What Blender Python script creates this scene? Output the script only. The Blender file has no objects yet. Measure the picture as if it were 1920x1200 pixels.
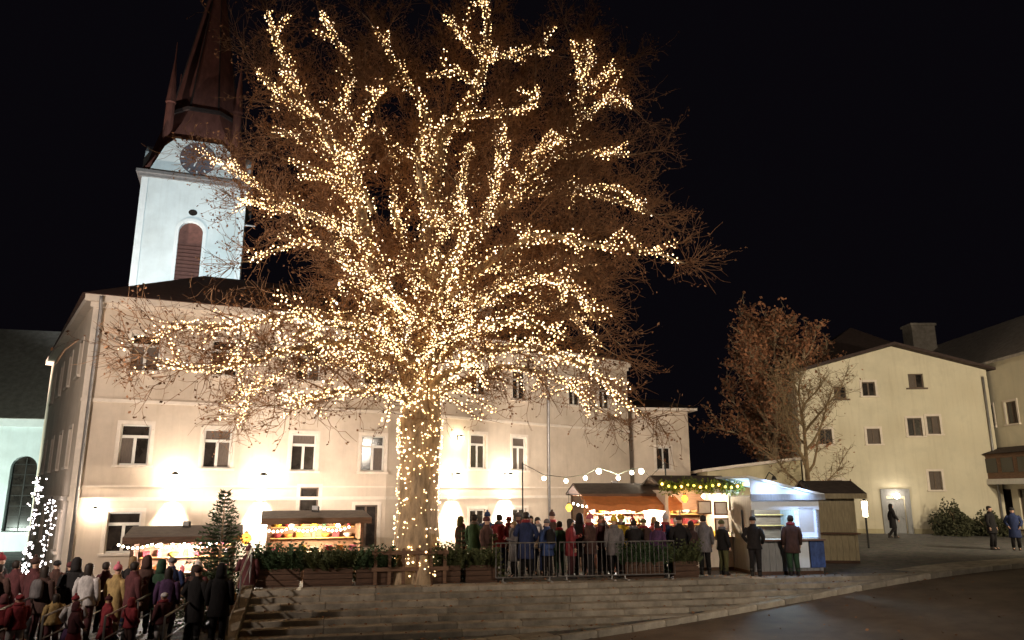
import bpy, bmesh, math, random
import numpy as np
from mathutils import Vector, Matrix

R = math.radians
rnd = random.Random(11)
scene = bpy.context.scene
COL = scene.collection

# ------------------------------------------------------------------ camera, sky, moon, exposure
cam_d = bpy.data.cameras.new('camera')
cam_d.sensor_width = 36.0
cam_d.lens = 36.0 * 1400 / 1920
cam_d.clip_start = 0.1
cam_d.clip_end = 2000
cam = bpy.data.objects.new('camera', cam_d)
COL.objects.link(cam)
cam.location = (0, 0, 2.5)
cam.rotation_euler = (R(90 + 12.875), 0, 0)
scene.camera = cam

world = bpy.data.worlds.new('World')
scene.world = world
world.use_nodes = True
wn = world.node_tree.nodes
wl = world.node_tree.links
bg = wn.get('Background') or wn.new('ShaderNodeBackground')
out = wn.get('World Output') or wn.new('ShaderNodeOutputWorld')
sky = wn.new('ShaderNodeTexSky')
sky.sky_type = 'NISHITA'
sky.sun_disc = False
sky.sun_elevation = R(-7)
sky.sun_rotation = R(200)
sky.altitude = 500
glow = wn.new('ShaderNodeMix')          # the town's faint even sky glow on top of the night sky
glow.data_type = 'RGBA'
glow.blend_type = 'ADD'
glow.inputs[0].default_value = 1.0
glow.inputs[7].default_value = (0.021, 0.017, 0.027, 1)
wl.new(sky.outputs['Color'], glow.inputs[6])
wl.new(glow.outputs[2], bg.inputs['Color'])
bg.inputs['Strength'].default_value = 0.10
wl.new(bg.outputs['Background'], out.inputs['Surface'])

sun_d = bpy.data.lights.new('moon', 'SUN')
sun_d.energy = 0.006
sun_d.angle = R(0.5)
sun_d.color = (0.9, 0.93, 1.0)
sun = bpy.data.objects.new('moon', sun_d)
COL.objects.link(sun)
sun.rotation_euler = (R(40), 0, R(-30))

scene.view_settings.view_transform = 'Standard'
scene.view_settings.look = 'None'
scene.view_settings.exposure = 0.22
scene.view_settings.gamma = 1.0
scene.view_settings.use_curve_mapping = False
scene.render.engine = 'CYCLES'
scene.cycles.use_denoising = True
scene.cycles.max_bounces = 6
scene.cycles.diffuse_bounces = 3
scene.cycles.sample_clamp_indirect = 4.0
scene.cycles.use_light_tree = True
scene.cycles.caustics_reflective = False
scene.cycles.caustics_refractive = False

# ------------------------------------------------------------------ materials
MATS = {}


def mat(name, col, rough=0.8, var=0.15, scale=3.0, bump=0.0, bscale=20.0, metal=0.0, spec=0.3, emit=None, estr=0.0,
        island=0.0, col2=None, stretch=None, objrand=0.0):
    """procedural principled material: base colour varied by two noises, optional bump and emission"""
    m = bpy.data.materials.new(name)
    m.use_nodes = True
    nt = m.node_tree
    N, L = nt.nodes, nt.links
    b = N['Principled BSDF']
    b.inputs['Roughness'].default_value = rough
    b.inputs['Metallic'].default_value = metal
    b.inputs['Specular IOR Level'].default_value = spec
    tc = N.new('ShaderNodeTexCoord')
    src = tc.outputs['Object']
    if stretch:
        mp = N.new('ShaderNodeMapping')
        mp.inputs['Scale'].default_value = stretch
        L.new(src, mp.inputs['Vector'])
        src = mp.outputs['Vector']
    n1 = N.new('ShaderNodeTexNoise')
    n1.inputs['Scale'].default_value = scale
    n1.inputs['Detail'].default_value = 6
    n1.inputs['Roughness'].default_value = 0.65
    L.new(src, n1.inputs['Vector'])
    mx = N.new('ShaderNodeMix')
    mx.data_type = 'RGBA'
    c = np.array(col)
    lo = np.clip(c * (1 - var * 1.6), 0, 1) if col2 is None else np.array(col2)
    hi = np.clip(c * (1 + var), 0, 1)
    mx.inputs[6].default_value = (*lo, 1)
    mx.inputs[7].default_value = (*hi, 1)
    mr = N.new('ShaderNodeMapRange')
    mr.inputs['From Min'].default_value = 0.3
    mr.inputs['From Max'].default_value = 0.7
    L.new(n1.outputs['Fac'], mr.inputs['Value'])
    L.new(mr.outputs['Result'], mx.inputs[0])
    colout = mx.outputs[2]
    if island > 0:
        g = N.new('ShaderNodeNewGeometry')
        hs = N.new('ShaderNodeHueSaturation')
        m2 = N.new('ShaderNodeMapRange')
        m2.inputs['To Min'].default_value = 1 - island
        m2.inputs['To Max'].default_value = 1 + island
        L.new(g.outputs['Random Per Island'], m2.inputs['Value'])
        L.new(m2.outputs['Result'], hs.inputs['Value'])
        L.new(colout, hs.inputs['Color'])
        colout = hs.outputs['Color']
    if objrand > 0:
        oi = N.new('ShaderNodeObjectInfo')
        hs = N.new('ShaderNodeHueSaturation')
        m2 = N.new('ShaderNodeMapRange')
        m2.inputs['To Min'].default_value = 1 - objrand
        m2.inputs['To Max'].default_value = 1 + objrand
        L.new(oi.outputs['Random'], m2.inputs['Value'])
        L.new(m2.outputs['Result'], hs.inputs['Value'])
        L.new(colout, hs.inputs['Color'])
        colout = hs.outputs['Color']
    L.new(colout, b.inputs['Base Color'])
    if bump > 0:
        n2 = N.new('ShaderNodeTexNoise')
        n2.inputs['Scale'].default_value = bscale
        n2.inputs['Detail'].default_value = 5
        L.new(src, n2.inputs['Vector'])
        bp = N.new('ShaderNodeBump')
        bp.inputs['Strength'].default_value = bump
        bp.inputs['Distance'].default_value = 0.02
        L.new(n2.outputs['Fac'], bp.inputs['Height'])
        L.new(bp.outputs['Normal'], b.inputs['Normal'])
    if emit is not None:
        b.inputs['Emission Color'].default_value = (*emit, 1)
        b.inputs['Emission Strength'].default_value = estr
    MATS[name] = m
    return m


def emit_islands(name, cols, strength):
    """glowing bulbs: each bulb (mesh island) takes its own tint and brightness"""
    m = bpy.data.materials.new(name)
    m.use_nodes = True
    N, L = m.node_tree.nodes, m.node_tree.links
    b = N['Principled BSDF']
    b.inputs['Base Color'].default_value = (0.8, 0.75, 0.65, 1)
    g = N.new('ShaderNodeNewGeometry')
    oi = N.new('ShaderNodeObjectInfo')
    ad = N.new('ShaderNodeMath'); ad.operation = 'ADD'
    fr = N.new('ShaderNodeMath'); fr.operation = 'FRACT'
    L.new(g.outputs['Random Per Island'], ad.inputs[0])
    L.new(oi.outputs['Random'], ad.inputs[1])
    L.new(ad.outputs[0], fr.inputs[0])
    cr = N.new('ShaderNodeValToRGB')
    e = cr.color_ramp.elements
    e[0].color = (*cols[0], 1)
    e[1].color = (*cols[-1], 1)
    for i, c in enumerate(cols[1:-1]):
        x = e.new((i + 1) / (len(cols) - 1))
        x.color = (*c, 1)
    L.new(fr.outputs[0], cr.inputs['Fac'])
    L.new(cr.outputs['Color'], b.inputs['Emission Color'])
    b.inputs['Emission Strength'].default_value = strength
    MATS[name] = m
    return m


# ------------------------------------------------------------------ mesh helpers
class MB:
    def __init__(s):
        s.v = []
        s.f = []
        s.smooth = False

    def add(s, vs, fs):
        o = len(s.v)
        s.v.extend(vs)
        s.f.extend([tuple(i + o for i in f) for f in fs])
        return s

    def box(s, x0, x1, y0, y1, z0, z1):
        return s.add([(x0, y0, z0), (x1, y0, z0), (x1, y1, z0), (x0, y1, z0), (x0, y0, z1), (x1, y0, z1), (x1, y1, z1), (x0, y1, z1)],
                     [(0, 3, 2, 1), (4, 5, 6, 7), (0, 1, 5, 4), (1, 2, 6, 5), (2, 3, 7, 6), (3, 0, 4, 7)])

    def cbox(s, x0, x1, y0, y1, z0, z1, c):
        """box with chamfered vertical and top edges"""
        P = lambda k, z: [(x0 + k, y0 + k, z), (x1 - k, y0 + k, z), (x1 - k, y1 - k, z), (x0 + k, y1 - k, z)]
        r = P(0, z0) + P(0, z1 - c) + P(c, z1)
        q = [(3, 2, 1, 0), (8, 9, 10, 11)]
        for k in (0, 4):
            for i in range(4):
                j = (i + 1) % 4
                q.append((k + i, k + j, k + 4 + j, k + 4 + i))
        return s.add(r, q)

    def tube(s, pts, radii, n=6, cap=True):
        pts = [Vector(p) for p in pts]
        k = len(pts)
        rings = []
        ref = None
        for i, p in enumerate(pts):
            t = (pts[min(i + 1, k - 1)] - pts[max(i - 1, 0)])
            if t.length < 1e-9:
                t = Vector((0, 0, 1))
            t.normalize()
            if ref is None:
                ref = Vector((0, 0, 1)) if abs(t.z) < 0.9 else Vector((1, 0, 0))
            u = t.cross(ref)
            if u.length < 1e-6:
                u = t.cross(Vector((1, 0, 0)))
            u.normalize()
            w = u.cross(t)
            w.normalize()
            ref = w
            r = radii[i] if hasattr(radii, '__len__') else radii
            rx, ry = (r if hasattr(r, '__len__') else (r, r))
            rings.append([tuple(p + u * (rx * math.cos(2 * math.pi * j / n)) + w * (ry * math.sin(2 * math.pi * j / n))) for j in range(n)])
        vs = [q for r in rings for q in r]
        fs = []
        for i in range(k - 1):
            for j in range(n):
                a, b = i * n + j, i * n + (j + 1) % n
                fs.append((a, a + n, b + n, b))
        if cap:
            fs.append(tuple(range(n)))
            fs.append(tuple(reversed(range((k - 1) * n, k * n))))
        return s.add(vs, fs)

    def loft(s, rings, cap=True):
        """rings: list of (cx, cy, z, rx, ry), stacked along z"""
        n = 12
        vs = []
        for cx, cy, z, rx, ry in rings:
            vs += [(cx + rx * math.cos(2 * math.pi * j / n), cy + ry * math.sin(2 * math.pi * j / n), z) for j in range(n)]
        fs = []
        for i in range(len(rings) - 1):
            for j in range(n):
                a, b = i * n + j, i * n + (j + 1) % n
                fs.append((a, b, b + n, a + n))
        if cap:
            fs.append(tuple(reversed(range(n))))
            fs.append(tuple(range((len(rings) - 1) * n, len(rings) * n)))
        return s.add(vs, fs)

    def prism(s, poly, y0, y1):
        """polygon in xz extruded along y"""
        n = len(poly)
        vs = [(x, y0, z) for x, z in poly] + [(x, y1, z) for x, z in poly]
        fs = [tuple(range(n)), tuple(reversed(range(n, 2 * n)))]
        for i in range(n):
            j = (i + 1) % n
            fs.append((i, i + n, j + n, j))
        return s.add(vs, fs)

    def prism_x(s, poly, x0, x1):
        n = len(poly)
        vs = [(x0, y, z) for y, z in poly] + [(x1, y, z) for y, z in poly]
        fs = [tuple(reversed(range(n))), tuple(range(n, 2 * n))]
        for i in range(n):
            j = (i + 1) % n
            fs.append((i, j, j + n, i + n))
        return s.add(vs, fs)

    def prism_z(s, poly, z0, z1):
        n = len(poly)
        vs = [(x, y, z0) for x, y in poly] + [(x, y, z1) for x, y in poly]
        fs = [tuple(reversed(range(n))), tuple(range(n, 2 * n))]
        for i in range(n):
            j = (i + 1) % n
            fs.append((i, j, j + n, i + n))
        return s.add(vs, fs)

    def sphere(s, c, r, seg=8, rings=5, sz=1.0):
        vs = [(c[0], c[1], c[2] - r * sz)]
        for i in range(1, rings):
            a = math.pi * i / rings
            for j in range(seg):
                b = 2 * math.pi * j / seg
                vs.append((c[0] + r * math.sin(a) * math.cos(b), c[1] + r * math.sin(a) * math.sin(b), c[2] - r * sz * math.cos(a)))
        vs.append((c[0], c[1], c[2] + r * sz))
        fs = [(0, 1 + (j + 1) % seg, 1 + j) for j in range(seg)]
        for i in range(rings - 2):
            for j in range(seg):
                a, b = 1 + i * seg + j, 1 + i * seg + (j + 1) % seg
                fs.append((a, b, b + seg, a + seg))
        t = len(vs) - 1
        k = 1 + (rings - 2) * seg
        fs += [(k + j, k + (j + 1) % seg, t) for j in range(seg)]
        return s.add(vs, fs)

    def mesh(s, name):
        me = bpy.data.meshes.new(name)
        me.from_pydata(s.v, [], s.f)
        me.validate()
        if s.smooth:
            me.polygons.foreach_set('use_smooth', [True] * len(me.polygons))
        me.update()
        return me

    def build(s, name, m, parent=None, loc=(0, 0, 0), rotz=0.0, smooth=None):
        if smooth is not None:
            s.smooth = smooth
        return link(name, s.mesh(name), m, parent, loc, rotz)


def link(name, me, m, parent=None, loc=(0, 0, 0), rotz=0.0, scale=None):
    """an object on (shared) mesh data; its material sits on the object's own slot"""
    o = bpy.data.objects.new(name, me)
    COL.objects.link(o)
    if m is not None:
        if len(me.materials) == 0:
            me.materials.append(None)
        o.material_slots[0].link = 'OBJECT'
        o.material_slots[0].material = MATS[m] if isinstance(m, str) else m
    o.parent = parent
    o.location = loc
    o.rotation_euler = (0, 0, rotz)
    if scale:
        o.scale = scale
    return o


def tag(o, label=None, cat=None, group=None, kind=None):
    if label:
        o['label'] = label
    if cat:
        o['category'] = cat
    if group:
        o['group'] = group
    if kind:
        o['kind'] = kind
    return o


def thing(name, label, cat, loc, rotz=0.0, group=None):
    o = bpy.data.objects.new(name, None)
    o.empty_display_size = 0.2
    COL.objects.link(o)
    o.location = loc
    o.rotation_euler = (0, 0, rotz)
    return tag(o, label, cat, group)


def lamp(name, kind, parent, loc, power, col, radius=0.08, aim=None, cone=90, blend=0.5):
    d = bpy.data.lights.new(name, kind)
    d.energy = power
    d.color = col
    d.shadow_soft_size = radius
    o = bpy.data.objects.new(name, d)
    COL.objects.link(o)
    o.parent = parent
    o.location = loc
    if kind == 'SPOT':
        d.spot_size = R(cone)
        d.spot_blend = blend
        dv = Vector(aim) - Vector(loc)
        o.rotation_euler = dv.to_track_quat('-Z', 'Y').to_euler()
    return o


def copy_tree(o, parent=None):
    c = o.copy()
    COL.objects.link(c)
    c.parent = parent
    for ch in list(o.children):
        copy_tree(ch, c)
    return c


def sstep(a, b, x):
    t = min(1.0, max(0.0, (x - a) / (b - a)))
    return t * t * (3 - 2 * t)


def wall_open(L, z0, z1, holes, depth=0.22, x0=0.0):
    """front wall in the plane y=0 with rectangular openings (x0,x1,z0,z1) and their reveals"""
    mb = MB()
    xs = sorted({x0, L} | {h[0] for h in holes} | {h[1] for h in holes})
    zs = sorted({z0, z1} | {h[2] for h in holes} | {h[3] for h in holes})
    for i in range(len(xs) - 1):
        for j in range(len(zs) - 1):
            cx, cz = (xs[i] + xs[i + 1]) / 2, (zs[j] + zs[j + 1]) / 2
            if any(h[0] < cx < h[1] and h[2] < cz < h[3] for h in holes):
                continue
            mb.add([(xs[i], 0, zs[j]), (xs[i + 1], 0, zs[j]), (xs[i + 1], 0, zs[j + 1]), (xs[i], 0, zs[j + 1])], [(0, 1, 2, 3)])
    for a, b, c, d in holes:
        mb.add([(a, 0, c), (a, 0, d), (b, 0, d), (b, 0, c), (a, depth, c), (a, depth, d), (b, depth, d), (b, depth, c)],
               [(0, 4, 5, 1), (1, 5, 6, 2), (2, 6, 7, 3), (3, 7, 4, 0)])
    return mb


def weather(name, amount=0.35):
    """rain streaks and damp blotches over a plaster material"""
    m = MATS[name]
    N, L = m.node_tree.nodes, m.node_tree.links
    b = N['Principled BSDF']
    base = b.inputs['Base Color'].links[0].from_socket
    tc = N.new('ShaderNodeTexCoord')
    mp = N.new('ShaderNodeMapping')
    mp.inputs['Scale'].default_value = (2.2, 2.2, 0.16)
    L.new(tc.outputs['Object'], mp.inputs['Vector'])
    n1 = N.new('ShaderNodeTexNoise')
    n1.inputs['Scale'].default_value = 1.6
    n1.inputs['Detail'].default_value = 9
    n1.inputs['Roughness'].default_value = 0.7
    L.new(mp.outputs['Vector'], n1.inputs['Vector'])
    n2 = N.new('ShaderNodeTexNoise')
    n2.inputs['Scale'].default_value = 0.45
    n2.inputs['Detail'].default_value = 7
    L.new(tc.outputs['Object'], n2.inputs['Vector'])
    r1 = N.new('ShaderNodeMapRange')
    r1.inputs['From Min'].default_value = 0.50
    r1.inputs['From Max'].default_value = 0.75
    L.new(n1.outputs['Fac'], r1.inputs['Value'])
    r2 = N.new('ShaderNodeMapRange')
    r2.inputs['From Min'].default_value = 0.48
    r2.inputs['From Max'].default_value = 0.68
    L.new(n2.outputs['Fac'], r2.inputs['Value'])
    ad = N.new('ShaderNodeMath'); ad.operation = 'ADD'
    L.new(r1.outputs['Result'], ad.inputs[0])
    L.new(r2.outputs['Result'], ad.inputs[1])
    ml = N.new('ShaderNodeMath'); ml.operation = 'MULTIPLY'
    ml.inputs[1].default_value = amount * 0.6
    L.new(ad.outputs[0], ml.inputs[0])
    mx = N.new('ShaderNodeMix')
    mx.data_type = 'RGBA'
    mx.blend_type = 'MULTIPLY'
    mx.inputs[7].default_value = (0.55, 0.50, 0.44, 1)
    L.new(ml.outputs[0], mx.inputs[0])
    L.new(base, mx.inputs[6])
    L.new(mx.outputs[2], b.inputs['Base Color'])


# ------------------------------------------------------------------ palette
mat('plaster_pink', (0.61, 0.50, 0.395), 0.9, 0.07, 1.3, 0.25, 60)
mat('plaster_trim', (0.70, 0.60, 0.50), 0.85, 0.08, 3, 0.15, 60)
mat('plaster_cream', (0.66, 0.585, 0.43), 0.9, 0.08, 0.9, 0.25, 50)
mat('plaster_yellow', (0.50, 0.43, 0.27), 0.9, 0.1, 1.1, 0.25, 50)
mat('church_white', (0.68, 0.74, 0.74), 0.9, 0.07, 0.8, 0.2, 40)
for nm_ in ('plaster_pink', 'plaster_cream', 'plaster_yellow', 'church_white'):
    weather(nm_, 0.5 if nm_ != 'church_white' else 0.3)
mat('church_trim', (0.76, 0.79, 0.78), 0.85, 0.06, 2, 0.1, 40)
mat('roof_brown', (0.11, 0.055, 0.04), 0.85, 0.25, 6, 0.5, 14, stretch=(1, 1, 3))
mat('roof_dark', (0.055, 0.035, 0.03), 0.85, 0.3, 5, 0.5, 14, stretch=(1, 1, 3))
mat('roof_grey', (0.36, 0.31, 0.265), 0.85, 0.2, 3, 0.5, 14)
mat('spire_red', (0.20, 0.075, 0.055), 0.75, 0.25, 2.5, 0.3, 18, stretch=(1, 1, 0.4))
mat('louvre', (0.15, 0.065, 0.05), 0.8, 0.2, 4)
mat('frame_white', (0.66, 0.62, 0.56), 0.6, 0.06, 5)
mat('frame_brown', (0.12, 0.08, 0.055), 0.6, 0.2, 6)
mat('glass_dark', (0.03, 0.024, 0.02), 0.12, 0.4, 2.0, spec=0.6)
mat('curtain', (0.13, 0.10, 0.08), 0.9, 0.25, 9, stretch=(6, 1, 0.5))
mat('zinc', (0.33, 0.31, 0.30), 0.5, 0.15, 5, metal=0.6)
mat('steel', (0.40, 0.38, 0.36), 0.45, 0.15, 8, metal=0.7)
mat('steel_dull', (0.17, 0.155, 0.145), 0.55, 0.2, 8, metal=0.5)
mat('iron', (0.035, 0.033, 0.03), 0.55, 0.2, 10, metal=0.4)
mat('stone_step', (0.33, 0.285, 0.225), 0.8, 0.28, 2.2, 0.6, 30, objrand=0.22)
mat('stone_kerb', (0.36, 0.315, 0.25), 0.8, 0.25, 3, 0.6, 30, objrand=0.22)
mat('asphalt', (0.15, 0.108, 0.078), 0.72, 0.3, 0.8, 0.6, 60, spec=0.35)
mat('clock_dark', (0.10, 0.10, 0.12), 0.6, 0.1, 4)
mat('bark', (0.40, 0.285, 0.175), 0.9, 0.3, 5, 0.9, 16, stretch=(1.6, 1.6, 0.5))
mat('twig', (0.27, 0.14, 0.07), 0.9, 0.25, 4)
mat('bark_pale', (0.22, 0.15, 0.08), 0.9, 0.25, 6, 0.6, 20)
mat('leaf_brown', (0.26, 0.125, 0.06), 0.8, 0.25, 1.0, island=0.45)
mat('leaf_rust', (0.30, 0.13, 0.065), 0.8, 0.25, 0.8, island=0.5)
mat('fir', (0.045, 0.075, 0.03), 0.75, 0.25, 4, island=0.35)
mat('fir_olive', (0.075, 0.085, 0.032), 0.75, 0.25, 4, island=0.35)
mat('bush', (0.06, 0.06, 0.03), 0.8, 0.25, 4, island=0.4)
mat('garland', (0.16, 0.20, 0.03), 0.75, 0.2, 4, island=0.35)
mat('wood_dark', (0.095, 0.05, 0.03), 0.75, 0.3, 3, 0.3, 20, stretch=(1, 1, 8))
mat('wood_brown', (0.18, 0.10, 0.06), 0.75, 0.25, 3, 0.3, 20, stretch=(1, 1, 8))
mat('wood_ochre', (0.42, 0.24, 0.08), 0.7, 0.2, 3, 0.2, 20, stretch=(8, 1, 1))
mat('wood_grey', (0.26, 0.255, 0.25), 0.8, 0.15, 3, 0.2, 20, stretch=(8, 8, 1))
mat('wood_olive', (0.40, 0.32, 0.19), 0.8, 0.2, 3, 0.3, 20, stretch=(8, 8, 1))
mat('paint_cream', (0.72, 0.60, 0.48), 0.6, 0.08, 4)
mat('paint_white', (0.72, 0.76, 0.80), 0.6, 0.05, 4)
mat('roof_felt', (0.10, 0.075, 0.06), 0.85, 0.2, 5, 0.4, 30)
mat('roof_grey_felt', (0.22, 0.19, 0.17), 0.85, 0.2, 5, 0.4, 30)
mat('awning_orange', (0.62, 0.22, 0.07), 0.8, 0.12, 4)
mat('cloth_white', (0.7, 0.68, 0.66), 0.9, 0.08, 4)
for nm, c in dict(black=(0.016, 0.013, 0.013), brown=(0.07, 0.035, 0.028), maroon=(0.085, 0.026, 0.028), navy=(0.02, 0.028, 0.075),
                  blue=(0.05, 0.08, 0.20), grey=(0.16, 0.14, 0.14), green=(0.03, 0.065, 0.035), red=(0.22, 0.028, 0.034), pink=(0.5, 0.14, 0.18),
                  olive=(0.09, 0.085, 0.035), yellow=(0.62, 0.42, 0.04), orange=(0.5, 0.17, 0.03), white=(0.62, 0.56, 0.54),
                  ochre=(0.36, 0.24, 0.10), purple=(0.09, 0.04, 0.10)).items():
    mat('cloth_' + nm if nm != 'white' else 'cloth_pale', c, 0.92, 0.3, 9, 0.9, 11, objrand=0.25, stretch=(1, 1, 0.5))
mat('skin', (0.52, 0.31, 0.22), 0.6, 0.06, 8)
mat('hair_dark', (0.025, 0.016, 0.012), 0.6, 0.3, 20, stretch=(4, 4, 0.5))
mat('hair_fair', (0.20, 0.12, 0.055), 0.6, 0.3, 20, stretch=(4, 4, 0.5))
mat('eye_dark', (0.02, 0.015, 0.012), 0.3, 0.1, 4)
mat('lip', (0.28, 0.09, 0.08), 0.6, 0.1, 4)
mat('boot', (0.022, 0.017, 0.014), 0.6, 0.2, 8)
mat('wire', (0.02, 0.025, 0.015), 0.7, 0.1, 4)
emit_islands('fairy_bulb', [(1.0, 0.58, 0.22), (1.0, 0.68, 0.32), (1.0, 0.62, 0.26), (1.0, 0.80, 0.54), (1.0, 0.56, 0.18)], 4.0)
emit_islands('icy_bulb', [(1.0, 0.86, 0.80), (1.0, 0.94, 0.95), (1.0, 0.90, 0.86)], 9.0)
mat('globe_glow', (0.9, 0.85, 0.8), 0.4, 0.02, 3, emit=(1.0, 0.84, 0.60), estr=22)
mat('lantern_glow', (0.9, 0.85, 0.8), 0.4, 0.02, 3, emit=(1.0, 0.88, 0.70), estr=30)
mat('cool_glow', (0.9, 0.9, 0.9), 0.4, 0.02, 3, emit=(0.72, 0.90, 1.0), estr=14)
mat('amber_glow', (0.9, 0.7, 0.4), 0.4, 0.02, 3, emit=(1.0, 0.45, 0.10), estr=9)
mat('yellow_glow', (0.9, 0.8, 0.3), 0.4, 0.02, 3, emit=(1.0, 0.72, 0.10), estr=3.0)

# ------------------------------------------------------------------ ground
def cobble_mat(name, col, scale, rough=0.8):
    m = mat(name, col, rough, 0.22, 1.2)
    nt = m.node_tree
    N, L = nt.nodes, nt.links
    b = N['Principled BSDF']
    tc = N.new('ShaderNodeTexCoord')
    vo = N.new('ShaderNodeTexVoronoi')
    vo.feature = 'DISTANCE_TO_EDGE'
    vo.inputs['Scale'].default_value = scale
    L.new(tc.outputs['Object'], vo.inputs['Vector'])
    vc = N.new('ShaderNodeTexVoronoi')
    vc.inputs['Scale'].default_value = scale
    L.new(tc.outputs['Object'], vc.inputs['Vector'])
    mr = N.new('ShaderNodeMapRange')
    mr.inputs['From Max'].default_value = 0.08
    L.new(vo.outputs['Distance'], mr.inputs['Value'])
    bp = N.new('ShaderNodeBump')
    bp.inputs['Strength'].default_value = 0.6
    bp.inputs['Distance'].default_value = 0.02
    L.new(mr.outputs['Result'], bp.inputs['Height'])
    L.new(bp.outputs['Normal'], b.inputs['Normal'])
    base = b.inputs['Base Color'].links[0].from_socket
    mx = N.new('ShaderNodeMix')
    mx.data_type = 'RGBA'
    mx.blend_type = 'MULTIPLY'
    mx.inputs[0].default_value = 0.55
    L.new(base, mx.inputs[6])
    L.new(vc.outputs['Color'], mx.inputs[7])
    hs = N.new('ShaderNodeHueSaturation')
    hs.inputs['Saturation'].default_value = 0.35
    hs.inputs['Value'].default_value = 1.15
    L.new(mx.outputs[2], hs.inputs['Color'])
    L.new(hs.outputs['Color'], b.inputs['Base Color'])
    return m


cobble_mat('cobble', (0.135, 0.108, 0.082), 7.0)

K0 = (0.67, 18.7)                       # a point on the kerb and its direction
KD = (math.cos(R(24.8)), math.sin(R(24.8)))
KN = (-KD[1], KD[0])                    # towards the square
SD = (math.cos(R(11.6)), math.sin(R(11.6)))   # the steps' direction
E0 = (-6.7, 20.44)                      # left end of the steps' top edge


def edge_y(x):
    return E0[1] + (x - E0[0]) * SD[1] / SD[0]


def street_z(x, y):
    s = (x - K0[0]) * KD[0] + (y - K0[1]) * KD[1]
    t = sstep(-2.0, 18.0, s)
    return -0.9 + 1.0 * t + 0.0 * s


def square_z(x, y):
    k = sstep(21.2, 25.0, y)
    a, b = -7.1 + k * (-2.9), -6.72 + k * 3.2
    h = -0.9 + 0.9 * sstep(a, b, x)
    return max(h, street_z(x, y))


def ground_z(x, y):
    q = (y - edge_y(x)) * SD[0]
    hi, lo = square_z(x, y), street_z(x, y)
    t = min(1.0, max(0.0, (q + 0.30) / 0.25))
    z = lo + (hi - 0.012 - lo) * t
    side = (x - K0[0]) * KN[0] + (y - K0[1]) * KN[1]
    if side < 0.0:
        z -= 0.25 * min(1.0, -side / 0.12)
    return z


def axis(lo, hi, step, far):
    a = list(np.arange(lo, hi + 1e-6, step))
    p, d = [], step
    v = lo
    while v > -far:
        d *= 1.6
        v -= d
        p.append(v)
    q, d = [], step
    v = hi
    while v < far:
        d *= 1.6
        v += d
        q.append(v)
    return p[::-1] + a + q


gx, gy = axis(-26, 34, 0.3, 420), axis(12, 48, 0.22, 420)
V = [(x, y, ground_z(x, y)) for y in gy for x in gx]
nx = len(gx)
F = [(j * nx + i, j * nx + i + 1, (j + 1) * nx + i + 1, (j + 1) * nx + i) for j in range(len(gy) - 1) for i in range(nx - 1)]
g = MB().add(V, F).build('ground', 'cobble', smooth=True)
tag(g, 'dark cobbled paving of the square under the market', None, None, 'structure')

# the asphalt street on the near side of the kerb
us, vs_ = axis(-30, 40, 0.6, 300), [0.0, -0.4, -1, -2, -3.5, -5, -7, -9, -12, -16, -22, -30, -60]
V = []
for v in vs_:
    for u in us:
        x, y = K0[0] + KD[0] * u + KN[0] * v, K0[1] + KD[1] * u + KN[1] * v
        V.append((x, y, street_z(x, y) - 0.13 + 0.02 * math.sin(v * 0.7)))
nu = len(us)
F = [(j * nu + i, (j + 1) * nu + i, (j + 1) * nu + i + 1, j * nu + i + 1) for j in range(len(vs_) - 1) for i in range(nu - 1)]
rd = MB().add(V, F).build('road', 'asphalt', smooth=True)
tag(rd, 'dark asphalt street rising to the right below the kerb', None, None, 'structure')

kerb = thing('kerb', 'pale granite kerb stones along the edge of the dark street', None, (0, 0, 0))
kerb['kind'] = 'structure'
ks = MB().cbox(-0.49, 0.49, -0.09, 0.09, -0.3, 0.02, 0.02).mesh('kerb_stone')
for i in range(-6, 30):
    u = i * 1.0
    x, y = K0[0] + KD[0] * u, K0[1] + KD[1] * u
    o = link('kerb_stone', ks, 'stone_kerb', kerb, (x, y, street_z(x, y) + rnd.uniform(-0.006, 0.01)), R(24.8) + rnd.uniform(-0.006, 0.006))
    o.rotation_euler[1] = -math.atan2(street_z(x + KD[0], y + KD[1]) - street_z(x - KD[0], y - KD[1]), 2)

# a second row of pale setts behind the kerb (the lighter diagonal band)
gut = thing('paving_band', 'band of pale flat paving slabs running beside the kerb', None, (0, 0, 0))
gut['kind'] = 'structure'
sl = MB().cbox(-0.44, 0.44, -0.3, 0.3, -0.12, 0.012, 0.008).mesh('paving_slab')
for i in range(-6, 30):
    for r_ in (0, 1):
        u, v = i * 0.9 + 0.45 * r_, 0.41 + 0.62 * r_
        x, y = K0[0] + KD[0] * u + KN[0] * v, K0[1] + KD[1] * u + KN[1] * v
        if (y - edge_y(x)) * SD[0] > -2.75 and x < 5.2:
            continue
        o = link('paving_slab', sl, 'stone_kerb' if rnd.random() < 0.6 else 'stone_step', gut,
                 (x, y, street_z(x, y) + rnd.uniform(-0.003, 0.006)), R(24.8) + rnd.uniform(-0.006, 0.006))
        o.rotation_euler[1] = -math.atan2(street_z(x + KD[0], y + KD[1]) - street_z(x - KD[0], y - KD[1]), 2)

# the flight of steps: each stone slab is a piece of its own
steps = thing('steps', 'broad flight of worn stone steps leading up to the market square', None, (E0[0], E0[1], 0), R(11.6))
steps['kind'] = 'structure'


def kerb_x(yl):
    """where the line y = yl of the steps meets the back of the kerb (steps' own axes)"""
    dx, dy = K0[0] - E0[0], K0[1] - E0[1]
    kx, ky = dx * SD[0] + dy * SD[1] - 0.12 * math.sin(R(13.2)), -dx * SD[1] + dy * SD[0] + 0.12 * math.cos(R(13.2))
    return kx + (yl - ky) / math.tan(R(13.2))


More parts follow.
